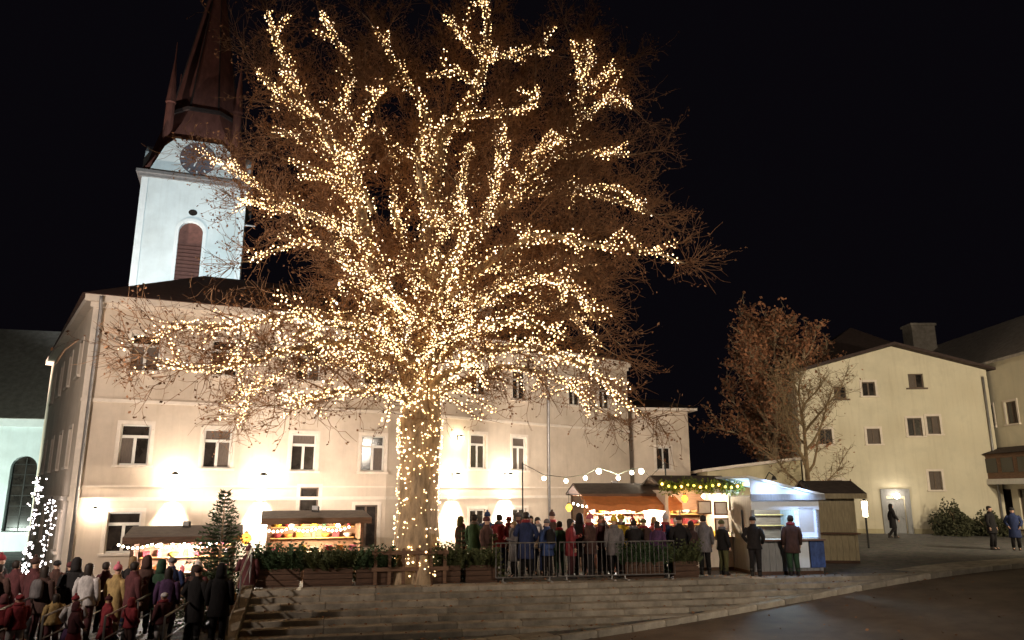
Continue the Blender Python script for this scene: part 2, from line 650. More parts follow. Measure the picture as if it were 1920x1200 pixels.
for k in range(7):
    x = 0.0
    yy = -0.35 * k
    yf, yb = yy - 0.35, yy + (0.03 if k else 0.25)
    xf, xb = kerb_x(yf), kerb_x(yb)
    while x < xf - 0.1:
        w = rnd.uniform(1.2, 1.9)
        zt = -0.13 * k + rnd.uniform(-0.004, 0.004)
        if x + w < xf - 0.5:
            MB().cbox(0.006, w - 0.006, yf, yb, zt - 0.30, zt, 0.012).build('stone_slab', 'stone_step', steps, (x, 0, 0))
        else:      # the last slab is cut along the kerb
            MB().prism_z([(x + 0.006, yf), (xf, yf), (min(xb, xf + 2.6), yb), (x + 0.006, yb)], zt - 0.30, zt).build('stone_slab', 'stone_step', steps)
            break
        x += w
# flank wall on the left end of the steps
fo = MB().prism_x([(-2.75, -0.92), (0.3, -0.92), (0.3, 0.1), (0.0, 0.1), (-2.75, -0.72)], -0.28, -0.02)
flank = fo.build('flank_wall', 'stone_step', None, (E0[0], E0[1], 0), R(11.6))
tag(flank, 'low sloping stone wall closing the left end of the steps', 'wall')


# ------------------------------------------------------------------ windows
WCACHE = {}


def window(parent, x, z, w, h, kind='transom', frame='frame_white', surround=None, sill=True, curtain=0, y=0.0, rotz=0.0, loc0=None):
    """window child standing in an opening whose lower left corner is (x, z); panes, sill and surround are its sub-parts"""
    key = (round(w, 2), round(h, 2), kind)
    if key not in WCACHE:
        t = 0.06
        f = MB()
        f.box(0, t, 0.08, 0.15, 0, h).box(w - t, w, 0.08, 0.15, 0, h).box(t, w - t, 0.08, 0.15, 0, t).box(t, w - t, 0.08, 0.15, h - t, h)
        panes = []
        if kind == 'transom':
            zt = h * 0.70
            f.box(t, w - t, 0.07, 0.15, zt - 0.05, zt + 0.05)
            f.box(w / 2 - 0.05, w / 2 + 0.05, 0.075, 0.15, t, zt - 0.05)
            panes = [(t, w / 2 - 0.05, t, zt - 0.05), (w / 2 + 0.05, w - t, t, zt - 0.05), (t, w - t, zt + 0.05, h - t)]
        elif kind == 'double':
            f.box(w / 2 - 0.04, w / 2 + 0.04, 0.075, 0.15, t, h - t)
            panes = [(t, w / 2 - 0.04, t, h - t), (w / 2 + 0.04, w - t, t, h - t)]
        else:
            panes = [(t, w - t, t, h - t)]
        pm = [(MB().box(a, b, 0.11, 0.125, c, d).mesh('pane'), (a, b, c, d)) for a, b, c, d in panes]
        sm = MB()
        k = 0.13
        sm.box(-k, 0, -0.035, 0.01, -0.0, h + k).box(w, w + k, -0.035, 0.01, -0.0, h + k).box(0, w, -0.035, 0.01, h, h + k)
        sl_ = MB().box(-k - 0.04, w + k + 0.04, -0.11, 0.07, -0.09, 0.0)
        WCACHE[key] = (f.mesh('window'), pm, sm.mesh('surround'), sl_.mesh('sill'))
    fm, pm, smh, slm = WCACHE[key]
    loc = (x, y, z) if loc0 is None else (loc0[0], loc0[1], z)
    wo = link('window', fm, frame, parent, loc, rotz)
    for i, (p, (a, b, c, d)) in enumerate(pm):
        link('pane', p, 'curtain' if (curtain >> i) & 1 else 'glass_dark', wo)
    if surround:
        link('surround', smh, surround, wo)
    if sill:
        link('sill', slm, surround or frame, wo)
    return wo


def local_wall(name, parent, mb, m, loc, rotz):
    return mb.build(name, m, parent, loc, rotz)


# ------------------------------------------------------------------ the long pink building with a bend behind the tree
mb_ = thing('town_house', 'long three storey pink plastered building behind the lit tree', 'building', (-15.0, 26.05, 0), R(24))
A_L, EAVE, BASE = 10.92, 9.3, -1.4
B_L, BROT = 15.25, R(18)
wa = [(1.3, 3.38, 0.96, 1.42, 1), (4.04, 3.3, 0.96, 1.42, 6), (7.16, 3.24, 0.94, 1.4, 4), (9.86, 3.24, 0.94, 1.4, 2)]
ua = [(1.3, 6.72, 1.0, 1.36, 3), (4.04, 6.72, 0.96, 1.36, 0), (7.16, 6.72, 0.94, 1.36, 2), (9.86, 6.72, 0.94, 1.36, 0)]
ga = [(1.2, 0.42, 1.05, 1.36, 0)]
ha = [(x, x + w, z, z + h) for x, z, w, h, c in wa + ua + ga] + [(7.6, 8.3, 1.55, 2.62), (9.72, 10.62, 0.35, 1.95)]
wall_open(A_L, BASE, EAVE, ha).build('wall', 'plaster_pink', mb_)
for x, z, w, h, c in wa + ua + ga:
    window(mb_, x, z, w, h, 'transom', 'frame_white', 'plaster_trim', True, c)
window(mb_, 7.6, 1.55, 0.7, 1.07, 'single', 'frame_brown', 'plaster_trim', True)
window(mb_, 9.72, 0.35, 0.9, 1.6, 'double', 'frame_brown', 'plaster_trim', True)
# segment B
cb, sb = math.cos(BROT), math.sin(BROT)
B_of = lambda s, y=0: (A_L + s * cb - y * sb, s * sb + y * cb)
wb = [(1.3, 3.4, 0.9, 1.5, 0), (4.28, 3.45, 0.88, 1.5, 4), (6.78, 3.42, 0.86, 1.52, 7)]
ub = [(1.3, 6.72, 0.9, 1.36, 0), (4.28, 6.72, 0.88, 1.36, 0), (6.78, 6.72, 0.86, 1.36, 0), (10.6, 6.72, 0.86, 1.36, 0), (12.9, 6.72, 0.86, 1.36, 0)]
gb = [(4.28, 0.5, 0.88, 1.2, 0), (6.78, 0.5, 0.86, 1.2, 0)]
hb = [(x, x + w, z, z + h) for x, z, w, h, c in wb + ub + gb]
wall_open(B_L, BASE, EAVE, hb).build('wall', 'plaster_pink', mb_, (A_L, 0, 0), BROT)
for x, z, w, h, c in wb + ub + gb:
    bx, by = B_of(x)
    window(mb_, 0, z, w, h, 'transom' if z > 2 else 'double', 'frame_white', 'plaster_trim', True, c, rotz=BROT, loc0=(bx, by))
# string courses, cornice, downpipes
for nm, z0, z1, pr in (('string_course', 2.16, 2.28, 0.05), ('string_course', 2.62, 2.68, 0.04), ('string_course', 5.55, 5.67, 0.06), ('cornice', 8.92, 9.10, 0.12), ('cornice', 9.10, 9.34, 0.30)):
    for L_, loc, rz in ((A_L, (0, 0, 0), 0.0), (B_L, (A_L, 0, 0), BROT)):
        MB().box(-pr if rz == 0 else 0.02, L_ + (0.0 if rz == 0 else 0.02), -pr, 0.02, z0, z1).build(nm, 'plaster_trim', mb_, loc, rz)
MB().box(-0.02, 10.92, -0.05, 0.02, BASE, -0.25).build('plinth', 'plaster_trim', mb_)
for q in ((0.22, 0), (9.03, 1)):
    pts = [(0, -0.13, BASE), (0, -0.13, 8.75), (0, -0.36, 9.0), (0, -0.42, 9.28)]
    loc, rz = ((q[0], 0, 0), 0.0) if q[1] == 0 else ((*B_of(q[0]), 0), BROT)
    MB().tube(pts, 0.06, 8).build('downpipe', 'zinc', mb_, loc, rz, True)
# quoin strip at the corner
MB().box(-0.03, 0.14, -0.03, 0.02, BASE, 8.92).build('corner_strip', 'plaster_trim', mb_)
# left side wall, running back from the corner
SL, SA = 17.0, 78.5
sw = [(-(s + 1.0), z, 1.0, h) for s in (2.0, 5.6, 9.2, 12.8) for z, h in ((3.35, 1.42), (6.72, 1.36), (0.4, 1.3))]
swall = wall_open(0.0, BASE, EAVE, [(x, x + w, z, z + h) for x, z, w, h in sw], x0=-SL)
swall.build('wall', 'plaster_pink', mb_, (0, 0, 0), R(-SA))
for x, z, w, h in sw:
    c_, s_ = math.cos(R(-SA)), math.sin(R(-SA))
    window(mb_, 0, z, w, h, 'transom', 'frame_white', 'plaster_trim', True, 0, rotz=R(-SA), loc0=(x * c_, x * s_))
for nm, z0, z1, pr in (('string_course', 2.16, 2.30, 0.09), ('cornice', 9.10, 9.34, 0.30)):
    MB().box(-SL, -0.02, -pr, 0.02, z0, z1).build(nm, 'plaster_trim', mb_, (0, 0, 0), R(-SA))
# remaining outline: back and right end
bl = (-SL * math.cos(R(SA)), SL * math.sin(R(SA)))
bend_b = (A_L - 12.6 * math.sin(R(9)), 12.6 * math.cos(R(9)))
ef = B_of(B_L)
eb = B_of(B_L, 12.5)
MB().add([(*bl, BASE), (*bend_b, BASE), (*eb, BASE), (*ef, BASE), (*bl, EAVE), (*bend_b, EAVE), (*eb, EAVE), (*ef, EAVE)],
         [(1, 0, 4, 5), (2, 1, 5, 6), (3, 2, 6, 7)]).build('back_wall', 'plaster_pink', mb_)
RZ = 12.2
rl = (3.6, 6.3)
rb_ = (A_L - 6.3 * math.sin(R(9)), 6.3 * math.cos(R(9)))
re_ = B_of(B_L + 0.15, 6.25)
oh = 0.38
fa = (-oh, -oh, EAVE + 0.05)
fbend = (A_L + 0.05, -oh, EAVE + 0.05)
fe = (*B_of(B_L + 0.15, -oh), EAVE + 0.05)
be = (*B_of(B_L + 0.15, 12.5 + oh), EAVE + 0.05)
bbend = (bend_b[0], bend_b[1] + oh, EAVE + 0.05)
bla = (bl[0] - oh, bl[1] + oh, EAVE + 0.05)
rv = [fa, fbend, fe, be, bbend, bla, (*rl, RZ), (*rb_, RZ), (*re_, RZ)]
rf = [(0, 1, 7, 6), (1, 2, 8, 7), (2, 3, 8), (3, 4, 7, 8), (4, 5, 6, 7), (5, 0, 6), (0, 5, 4, 3, 2, 1)]
roof = MB().add(rv, rf).build('roof', 'roof_brown', mb_)
for s, cx in ((1, 4.0), (1, 11.0)):
    px_, py_ = (cx, 7.2) if s == 0 else B_of(cx, 7.2)
    MB().box(px_ - 0.45, px_ + 0.45, py_ - 0.35, py_ + 0.35, 10.5, 13.3).box(px_ - 0.52, px_ + 0.52, py_ - 0.42, py_ + 0.42, 13.3, 13.42).build('chimney', 'plaster_pink', roof)

# small annex at the right end
an = thing('annex', 'small lower annex with flat projecting eaves right of the pink building', 'building', (6.62, 40.9, 0), R(8))
wall_open(3.1, -0.5, 6.75, [(1.2, 2.0, 3.6, 4.8)]).build('wall', 'plaster_pink', an)
window(an, 1.2, 3.6, 0.8, 1.2, 'double', 'frame_white', 'plaster_trim')
MB().box(0, 3.1, 0.24, 6, -0.5, 6.74).add([(3.1, 0, -0.5), (3.1, 0.24, -0.5), (3.1, 0.24, 6.75), (3.1, 0, 6.75)], [(0, 1, 2, 3)]).build('side_wall', 'plaster_pink', an)
MB().box(-0.1, 3.5, -0.45, 6.3, 6.76, 6.9).build('eaves_board', 'plaster_trim', an)
MB().add([(-0.1, -0.5, 6.91), (3.55, -0.5, 6.91), (3.55, 6.4, 6.91), (-0.1, 6.4, 6.91), (-0.1, 6.4, 8.2), (3.55, 6.4, 8.2)], [(0, 1, 5, 4), (0, 4, 3), (1, 2, 5), (2, 3, 4, 5), (0, 3, 2, 1)]).build('roof', 'roof_dark', an)

# low outbuilding with pale eaves behind the stalls
ob = thing('outbuilding', 'low outbuilding with a pale sloping eaves board behind the right stalls', 'building', (9.9, 38.6, 0), R(-6))
MB().prism([(0, -0.3), (4.6, -0.3), (4.6, 4.0), (0, 3.45)], 0, 4).build('wall', 'plaster_yellow', ob)
MB().prism([(-0.3, 3.42), (5.0, 4.06), (5.0, 4.2), (-0.3, 3.56)], -0.35, 4.3).build('eaves_board', 'plaster_trim', ob)
MB().box(2.0, 2.9, -0.03, 0.03, -0.2, 2.1).build('door', 'wood_brown', ob)

# ------------------------------------------------------------------ church tower and nave
TW = 6.4
tw = thing('church_tower', 'white floodlit church tower with a tall dark red spire', 'church tower', (-23.9, 45.0, -0.9), R(20))
TZ = 0.9
CZ_ = 22.6 + TZ
aw, a0, a1 = 1.45, 14.0, 18.9 + TZ      # belfry opening: width, bottom, spring line


def arch_fill(x0, x1, z0, z1, y0, y1, n=10):
    """masonry between a semicircular arch and the rectangle round it"""
    cx, r = (x0 + x1) / 2, (x1 - x0) / 2
    m_ = MB()
    for i in range(n):
        t0, t1 = math.pi * i / n, math.pi * (i + 1) / n
        p0, p1 = (cx - r * math.cos(t0), z0 + r * math.sin(t0)), (cx - r * math.cos(t1), z0 + r * math.sin(t1))
        m_.add([(p0[0], y0, p0[1]), (p1[0], y0, p1[1]), (p1[0], y0, z1), (p0[0], y0, z1), (p0[0], y1, p0[1]), (p1[0], y1, p1[1])],
               [(0, 1, 2, 3), (0, 4, 5, 1)])
    return m_


ctr = TW / 2
for side in range(4):
    rz = side * math.pi / 2
    loc = [(0, 0, 0), (TW, 0, 0), (TW, TW, 0), (0, TW, 0)][side]
    op = (ctr - aw / 2, ctr + aw / 2, a0, a1)
    w_ = wall_open(TW, -1, CZ_ - 0.02, [(op[0], op[1], a0, a1 + aw / 2)], 0.35)
    af = arch_fill(op[0], op[1], a1, a1 + aw / 2, 0, 0.35)
    w_.add(af.v, af.f)
    w_.build('wall', 'church_white', tw, loc, rz)
    lo = MB().box(op[0], op[1], 0.3, 0.34, a0, a1 + aw / 2).build('louvre', 'louvre', tw, loc, rz)
    if side in (0, 3):
        sm_ = MB().add([(op[0], 0.20, 0), (op[1], 0.20, 0), (op[1], 0.29, 0.11), (op[0], 0.29, 0.11), (op[0], 0.20, 0.03), (op[1], 0.20, 0.03), (op[1], 0.29, 0.14), (op[0], 0.29, 0.14)],
                       [(0, 3, 2, 1), (4, 5, 6, 7), (0, 1, 5, 4), (1, 2, 6, 5), (2, 3, 7, 6), (3, 0, 4, 7)]).mesh('slat')
        for i in range(20):
            link('slat', sm_, 'louvre', lo, (0, 0, a0 + 0.1 + i * 0.25))
        # pale frame round the opening, corner strips
        fr_ = MB()
        fr_.box(op[0] - 0.22, op[0], -0.05, 0.01, a0, a1).box(op[1], op[1] + 0.22, -0.05, 0.01, a0, a1)
        n = 12
        for i in range(n):
            t0, t1 = math.pi * i / n, math.pi * (i + 1) / n
            r0, r1 = aw / 2, aw / 2 + 0.22
            q = [(ctr - r * math.cos(t), a1 + r * math.sin(t)) for r, t in ((r0, t0), (r1, t0), (r1, t1), (r0, t1))]
            fr_.prism(q, -0.05, 0.01)
        fr_.build('arch_frame', 'church_trim', tw, loc, rz)
        MB().box(-0.04, 0.35, -0.04, 0.01, -1, CZ_ - 0.3).build('corner_strip', 'church_trim', tw, loc, rz)
        MB().box(TW - 0.35, TW - 0.002, -0.04, 0.01, -1, CZ_ - 0.3).build('corner_strip', 'church_trim', tw, loc, rz)
        oc = MB()
        oc.add([(ctr + 0.27 * math.cos(t), -0.012, a1 + aw / 2 + 0.62 + 0.22 * math.sin(t)) for t in np.linspace(0, 2 * math.pi, 14)[:-1]], [tuple(range(13))])
        oc.build('round_window', 'glass_dark', tw, loc, rz)
MB().box(-0.18, TW + 0.18, -0.18, TW + 0.18, CZ_ - 0.28, CZ_ - 0.08).box(-0.36, TW + 0.36, -0.36, TW + 0.36, CZ_ - 0.08, CZ_ + 0.12).build('cornice', 'zinc', tw)
# gables with clocks on the four sides
for side in range(4):
    rz = side * math.pi / 2
    loc = [(0, 0, CZ_), (TW, 0, CZ_), (TW, TW, CZ_), (0, TW, CZ_)][side]
    gb_ = MB().prism([(0.35, 0.12), (TW - 0.35, 0.12), (TW - 1.15, 2.0), (TW - 1.75, 2.62), (1.75, 2.62), (1.15, 2.0)], -0.14, 0.9).build('gable', 'church_white', tw, loc, rz)
    ck = MB()
    ck.add([(ctr + 1.12 * math.cos(t), -0.19, 1.35 + 1.12 * math.sin(t)) for t in np.linspace(0, 2 * math.pi, 33)[:-1]] + [(ctr + 1.12 * math.cos(t), -0.13, 1.35 + 1.12 * math.sin(t)) for t in np.linspace(0, 2 * math.pi, 33)[:-1]],
           [tuple(range(32))] + [(i, (i + 1) % 32, 32 + (i + 1) % 32, 32 + i) for i in range(32)])
    ck.build('clock_face', 'clock_dark', tw, loc, rz)
    hd = MB()
    for k in range(12):
        a = k * math.pi / 6
        c_, s_ = math.cos(a), math.sin(a)
        p = lambda r, w: (ctr + r * s_ + w * c_, -0.205, 1.35 + r * c_ - w * s_)
        hd.add([p(0.86, -0.04), p(1.04, -0.04), p(1.04, 0.04), p(0.86, 0.04)], [(0, 1, 2, 3)])
    for a, r, w in ((R(200), 0.6, 0.06), (R(48), 0.92, 0.045)):
        c_, s_ = math.cos(a), math.sin(a)
        p = lambda r, w: (ctr + r * s_ + w * c_, -0.215, 1.35 + r * c_ - w * s_)
        hd.add([p(-0.15, -w), p(r, -w * 0.5), p(r, w * 0.5), p(-0.15, w)], [(0, 1, 2, 3)])
    hd.build('clock_hands', 'church_trim', tw, loc, rz)
# spire: broached skirt, then a tall octagon
sp = MB()
cx = TW / 2


def octa(r, z, sq=0.0):
    """octagon of half-width r; sq=1 makes it a square"""
    k = r * math.tan(math.pi / 8)
    k = k + (r - k) * sq
    return [(cx + a, cx + b, z) for a, b in ((k, -r), (r, -k), (r, k), (k, r), (-k, r), (-r, k), (-r, -k), (-k, -r))]


lv = [octa(3.30, CZ_ + 0.13, 0.98), octa(3.02, CZ_ + 1.1, 0.85), octa(2.85, CZ_ + 2.5, 0.5), octa(2.55, CZ_ + 4.2, 0.15), octa(2.32, CZ_ + 5.3, 0.0)]
vv = [q for l in lv for q in l]
ff = [tuple(reversed(range(8)))]
for i in range(len(lv) - 1):
    for j in range(8):
        a, b = i * 8 + j, i * 8 + (j + 1) % 8
        ff.append((a, b, b + 8, a + 8))
ff.append(tuple(range(len(vv) - 8, len(vv))))
sp.add(vv, ff)
sp.build('roof_skirt', 'spire_red', tw)
bd = octa(2.48, CZ_ + 5.25) + octa(2.48, CZ_ + 5.5)
MB().add(bd, [tuple(reversed(range(8))), tuple(range(8, 16))] + [(j, (j + 1) % 8, 8 + (j + 1) % 8, 8 + j) for j in range(8)]).build('spire_band', 'roof_dark', tw)
s0 = octa(2.2, CZ_ + 5.5)
ax = CZ_ + 19.5
spire = MB().add(s0 + [(cx, cx, ax)], [(j, (j + 1) % 8, 8) for j in range(8)] + [tuple(reversed(range(8)))]).build('spire', 'spire_red', tw)
rm = MB()
for j in range(8):
    p = Vector(s0[j])
    rm.tube([p, p.lerp(Vector((cx, cx, ax)), 0.97)], [0.07, 0.03], 5)
rm.build('rib', 'roof_dark', spire)
MB().sphere((cx, cx, ax + 0.1), 0.22).box(cx - 0.05, cx + 0.05, cx - 0.05, cx + 0.05, ax, ax + 1.9).box(cx - 0.45, cx - 0.05, cx - 0.04, cx + 0.04, ax + 1.2, ax + 1.3).box(cx + 0.05, cx + 0.45, cx - 0.04, cx + 0.04, ax + 1.2, ax + 1.3).build('cross', 'zinc', spire)
for sx, sy in ((-1, -1), (1, -1), (1, 1), (-1, 1)):
    q = (cx + sx * 2.15, cx + sy * 2.15)
    pn = MB().loft([(*q, CZ_ + 2.2, 0.32, 0.32), (*q, CZ_ + 5.6, 0.28, 0.28), (*q, CZ_ + 5.7, 0.34, 0.34), (*q, CZ_ + 5.85, 0.32, 0.32), (*q, CZ_ + 9.0, 0.05, 0.05), (*q, CZ_ + 10.3, 0.03, 0.03)])
    pn.build('pinnacle', 'spire_red', tw)
MB().tube([(TW, 0.6, CZ_ - 2.6), (TW + 0.7, 0.6, CZ_ - 2.6)], 0.07).build('waterspout', 'zinc', tw)

nv = thing('church_nave', 'pale green lit church nave with a tall dark arched window at the left edge', 'church', (-40.0, 42.0, -1.4), R(14))
NL = 15.4
hw = [(10.9, 12.3, 1.6, 5.2), (5.4, 6.8, 1.6, 5.2), (0.9, 2.3, 1.6, 5.2)]
nw = wall_open(NL, 0, 8.0, [(a, b, c, d + 0.7) for a, b, c, d in hw], 0.4)
for a, b, c, d in hw:
    af = arch_fill(a, b, d, d + 0.7, 0, 0.4)
    nw.add(af.v, af.f)
nw.build('wall', 'church_white', nv)
for a, b, c, d in hw:
    wv = MB().box(a, b, 0.36, 0.39, c, d + 0.7).build('window', 'glass_dark', nv)
    lead = MB()
    for i in range(7):
        lead.box(a, b, 0.33, 0.35, c + 0.2 + i * 0.6, c + 0.24 + i * 0.6)
    lead.box((a + b) / 2 - 0.03, (a + b) / 2 + 0.03, 0.325, 0.345, c, d + 0.6)
    lead.build('glazing_bars', 'iron', wv)
    MB().box(a - 0.1, b + 0.1, -0.15, 0.2, c - 0.18, c - 0.02).build('sill', 'church_trim', wv)
MB().box(-0.2, NL + 0.2, -0.3, 0.02, 7.6, 8.05).build('cornice', 'church_trim', nv)
MB().add([(NL, 0, 0), (NL, 11, 0), (NL, 11, 8), (NL, 5.5, 14.2), (NL, 0, 8)], [(0, 1, 2, 3, 4)]).build('end_wall', 'church_white', nv)
MB().prism_z([(13.4, -1.1), (14.6, -1.1), (14.6, 0.0), (13.4, 0.0)], 0, 5.4).build('buttress', 'church_white', nv)
MB().add([(-0.3, -0.5, 8.06), (NL + 0.3, -0.5, 8.06), (NL + 0.3, 11.5, 8.06), (-0.3, 11.5, 8.06), (-0.3, 5.5, 14.5), (NL + 0.3, 5.5, 14.5)],
         [(0, 1, 5, 4), (2, 3, 4, 5), (1, 2, 5), (3, 0, 4), (0, 3, 2, 1)]).build('roof', 'roof_grey', nv)

# ------------------------------------------------------------------ houses on the right
gh = thing('gable_house', 'cream gabled house with a brown roof behind the bare tree', 'house', (17.3, 45.3, 0), math.atan2(-1.3, 10.9))
GL = 10.98
gw = [(2.2, 7.9, 0.7, 0.75, 'double', 1), (3.85, 8.05, 0.75, 0.85, 'double', 0), (6.55, 8.5, 0.85, 0.85, 'double', 1),
      (3.85, 5.2, 0.75, 0.9, 'double', 3), (6.2, 5.65, 0.8, 1.05, 'double', 0), (7.3, 5.75, 0.72, 1.05, 'double', 2), (7.05, 2.55, 0.7, 1.05, 'double', 3),
      (1.1, 5.2, 0.75, 0.9, 'double', 0), (1.4, 2.0, 0.8, 1.1, 'double', 0)]
holes = [(x, x + w, z, z + h) for x, z, w, h, k, c in gw] + [(4.55, 5.55, -0.2, 2.05)]
gwall = wall_open(GL, -0.6, 9.5, holes, 0.2)
gwall.add([(0, 0, 9.5), (GL, 0, 9.5), (GL / 2 + 0.3, 0, 11.05)], [(0, 1, 2)])
gwall.build('wall', 'plaster_cream', gh)
MB().add([(0, 0, -0.6), (0, 13, -0.6), (0, 13, 9.5), (0, 0, 9.5)], [(0, 3, 2, 1)]).build('side_wall', 'plaster_cream', gh)
for x, z, w, h, k, c in gw:
    window(gh, x, z, w, h, k, 'frame_brown', 'plaster_trim' if c != 1 else None, True, c)
dr = MB().box(4.55, 5.55, 0.12, 0.18, -0.2, 2.05).build('door', 'wood_grey', gh)
MB().box(4.66, 5.02, 0.09, 0.12, 0.1, 0.9).box(5.08, 5.44, 0.09, 0.12, 0.1, 0.9).box(4.66, 5.02, 0.09, 0.12, 1.05, 1.85).box(5.08, 5.44, 0.09, 0.12, 1.05, 1.85).build('door_panel', 'wood_grey', dr)
MB().sphere((5.45, 0.08, 0.95), 0.04).build('handle', 'steel', dr)
sr = arch_fill(4.25, 5.85, 2.05, 3.0, -0.06, 0.0)
dsur = MB().box(4.25, 4.53, -0.08, 0.01, -0.3, 2.2).box(5.57, 5.85, -0.08, 0.01, -0.3, 2.2).box(4.25, 5.85, -0.08, 0.01, 2.2, 2.6)
dsur.build('door_surround', 'wood_grey', gh)
px = GL / 2 + 0.3
gr_ = MB()
t = 0.16
for sx0, sz0 in ((-0.55, 9.5 - 0.15), (GL + 0.55, 9.5 - 0.17)):
    a, b = (sx0, sz0), (px, 11.07)
    gr_.add([(a[0], -0.6, a[1]), (b[0], -0.6, b[1]), (b[0], 14, b[1]), (a[0], 14, a[1]), (a[0], -0.6, a[1] + t), (b[0], -0.6, b[1] + t), (b[0], 14, b[1] + t), (a[0], 14, a[1] + t)],
            [(0, 3, 2, 1), (4, 5, 6, 7), (0, 1, 5, 4), (1, 2, 6, 5), (2, 3, 7, 6), (3, 0, 4, 7)])
gr_.build('roof', 'roof_dark', gh)
MB().tube([(10.7, -0.12, -0.3), (10.7, -0.12, 9.1)], 0.06, 8).build('downpipe', 'zinc', gh, (0, 0, 0), 0, True)
MB().box(0, 4.2, -0.06, 0.02, -0.6, 0.35).box(5.9, GL, -0.06, 0.02, -0.6, 0.35).build('plinth', 'plaster_yellow', gh)

hh = thing('hip_roof_house', 'dark hipped roof rising behind the left slope of the cream gable', 'house', (20.4, 52.6, 0), 0)
MB().box(0, 11.4, 0, 9, -0.5, 10.8).build('wall', 'plaster_yellow', hh)
MB().add([(-0.5, -0.5, 10.81), (11.9, -0.5, 10.81), (11.9, 9.5, 10.81), (-0.5, 9.5, 10.81), (6.0, 4.3, 14.9)], [(0, 1, 4), (1, 2, 4), (2, 3, 4), (3, 0, 4), (0, 3, 2, 1)]).build('roof', 'roof_dark', hh)

rw = thing('corner_house', 'long cream house with a grey roof at the right edge', 'house', (28.4, 60.0, 0), R(-90))
RL = 32.0
ww = [(14.85, 6.2, 1.0, 1.25, 0), (16.95, 6.2, 1.0, 1.25, 2), (19.3, 6.2, 1.0, 1.25, 0), (22.5, 6.2, 1.0, 1.25, 0), (25.6, 6.2, 1.0, 1.25, 0)]
hs_ = [(x, x + w, z, z + h) for x, z, w, h, c in ww] + [(14.4, 16.4, 0.4, 2.6), (17.0, 19.6, 0.4, 2.6)]
wall_open(RL, -0.6, 9.95, hs_, 0.22).build('wall', 'plaster_cream', rw)
for x, z, w, h, c in ww:
    window(rw, x, z, w, h, 'double', 'frame_brown', 'plaster_trim', True, c)
window(rw, 14.4, 0.4, 2.0, 2.2, 'double', 'frame_brown')
window(rw, 17.0, 0.4, 2.6, 2.2, 'double', 'frame_brown')
bay = MB().box(14.1, 20.2, -0.9, -0.001, 3.15, 4.55).build('bay', 'wood_brown', rw)
MB().box(14.0, 20.3, -1.0, -0.002, 2.85, 3.149).build('fascia', 'frame_white', rw)
MB().add([(13.9, -1.1, 4.56), (20.4, -1.1, 4.56), (20.4, -0.003, 4.95), (13.9, -0.003, 4.95), (13.9, -0.003, 4.56), (20.4, -0.003, 4.56)], [(0, 1, 2, 3), (0, 3, 4), (1, 5, 2), (0, 4, 5, 1)]).build('bay_roof', 'roof_dark', rw)
for i in range(4):
    wv = MB().box(14.5 + i * 1.4, 15.5 + i * 1.4, -0.93, -0.902, 3.5, 4.3).build('bay_window', 'glass_dark', bay)
MB().add([(0, 0, -0.6), (0, 10, -0.6), (RL, 10, -0.6), (RL, 0, -0.6), (0, 0, 9.95), (0, 10, 9.95), (RL, 10, 9.95), (RL, 0, 9.95), (0, 5, 13.3), (RL, 5, 13.3)],
         [(0, 4, 8, 5, 1), (3, 2, 6, 9, 7), (1, 5, 6, 2)]).build('end_wall', 'plaster_cream', rw)
rr = MB()
for y0, z0 in ((-0.6, 9.72), (10.6, 9.72)):
    a, b = (y0, z0), (5.0, 13.5)
    rr.add([(-0.5, a[0], a[1]), (RL + 0.5, a[0], a[1]), (RL + 0.5, b[0], b[1]), (-0.5, b[0], b[1]), (-0.5, a[0], a[1] + t), (RL + 0.5, a[0], a[1] + t), (RL + 0.5, b[0], b[1] + t), (-0.5, b[0], b[1] + t)],
           [(0, 3, 2, 1), (4, 5, 6, 7), (0, 1, 5, 4), (1, 2, 6, 5), (2, 3, 7, 6), (3, 0, 4, 7)])
ro = rr.build('roof', 'roof_grey', rw)
MB().box(2.0, 3.4, 2.6, 4.4, 11.0, 15.0).box(1.9, 3.5, 2.5, 4.5, 15.0, 15.18).build('chimney', 'roof_grey', ro)

# ------------------------------------------------------------------ the big lit tree
def spline(pts, step=0.35):
    """Catmull-Rom resampling of a polyline; returns points and parameter 0..1"""
    P_ = [Vector(p) for p in pts]
    P_ = [P_[0] * 2 - P_[1]] + P_ + [P_[-1] * 2 - P_[-2]]
    out = []
    for i in range(1, len(P_) - 2):
        a, b, c, d = P_[i - 1:i + 3]
        n = max(2, int((c - b).length / step))
        for k in range(n):
            t = k / n
            out.append(0.5 * ((2 * b) + (c - a) * t + (2 * a - 5 * b + 4 * c - d) * t * t + (3 * b - a - 3 * c + d) * t ** 3))
    out.append(P_[-2])
    return out


def wander(r, p, d, length, n, up, jit):
    """a bent shoot of n segments from p along d"""
    pts = [p.copy()]
    d = d.normalized()
    for i in range(n):
        d = (d + Vector((r.gauss(0, jit), r.gauss(0, jit), r.gauss(0, jit) + up))).normalized()
        p = p + d * (length / n)
        pts.append(p.copy())
    return pts


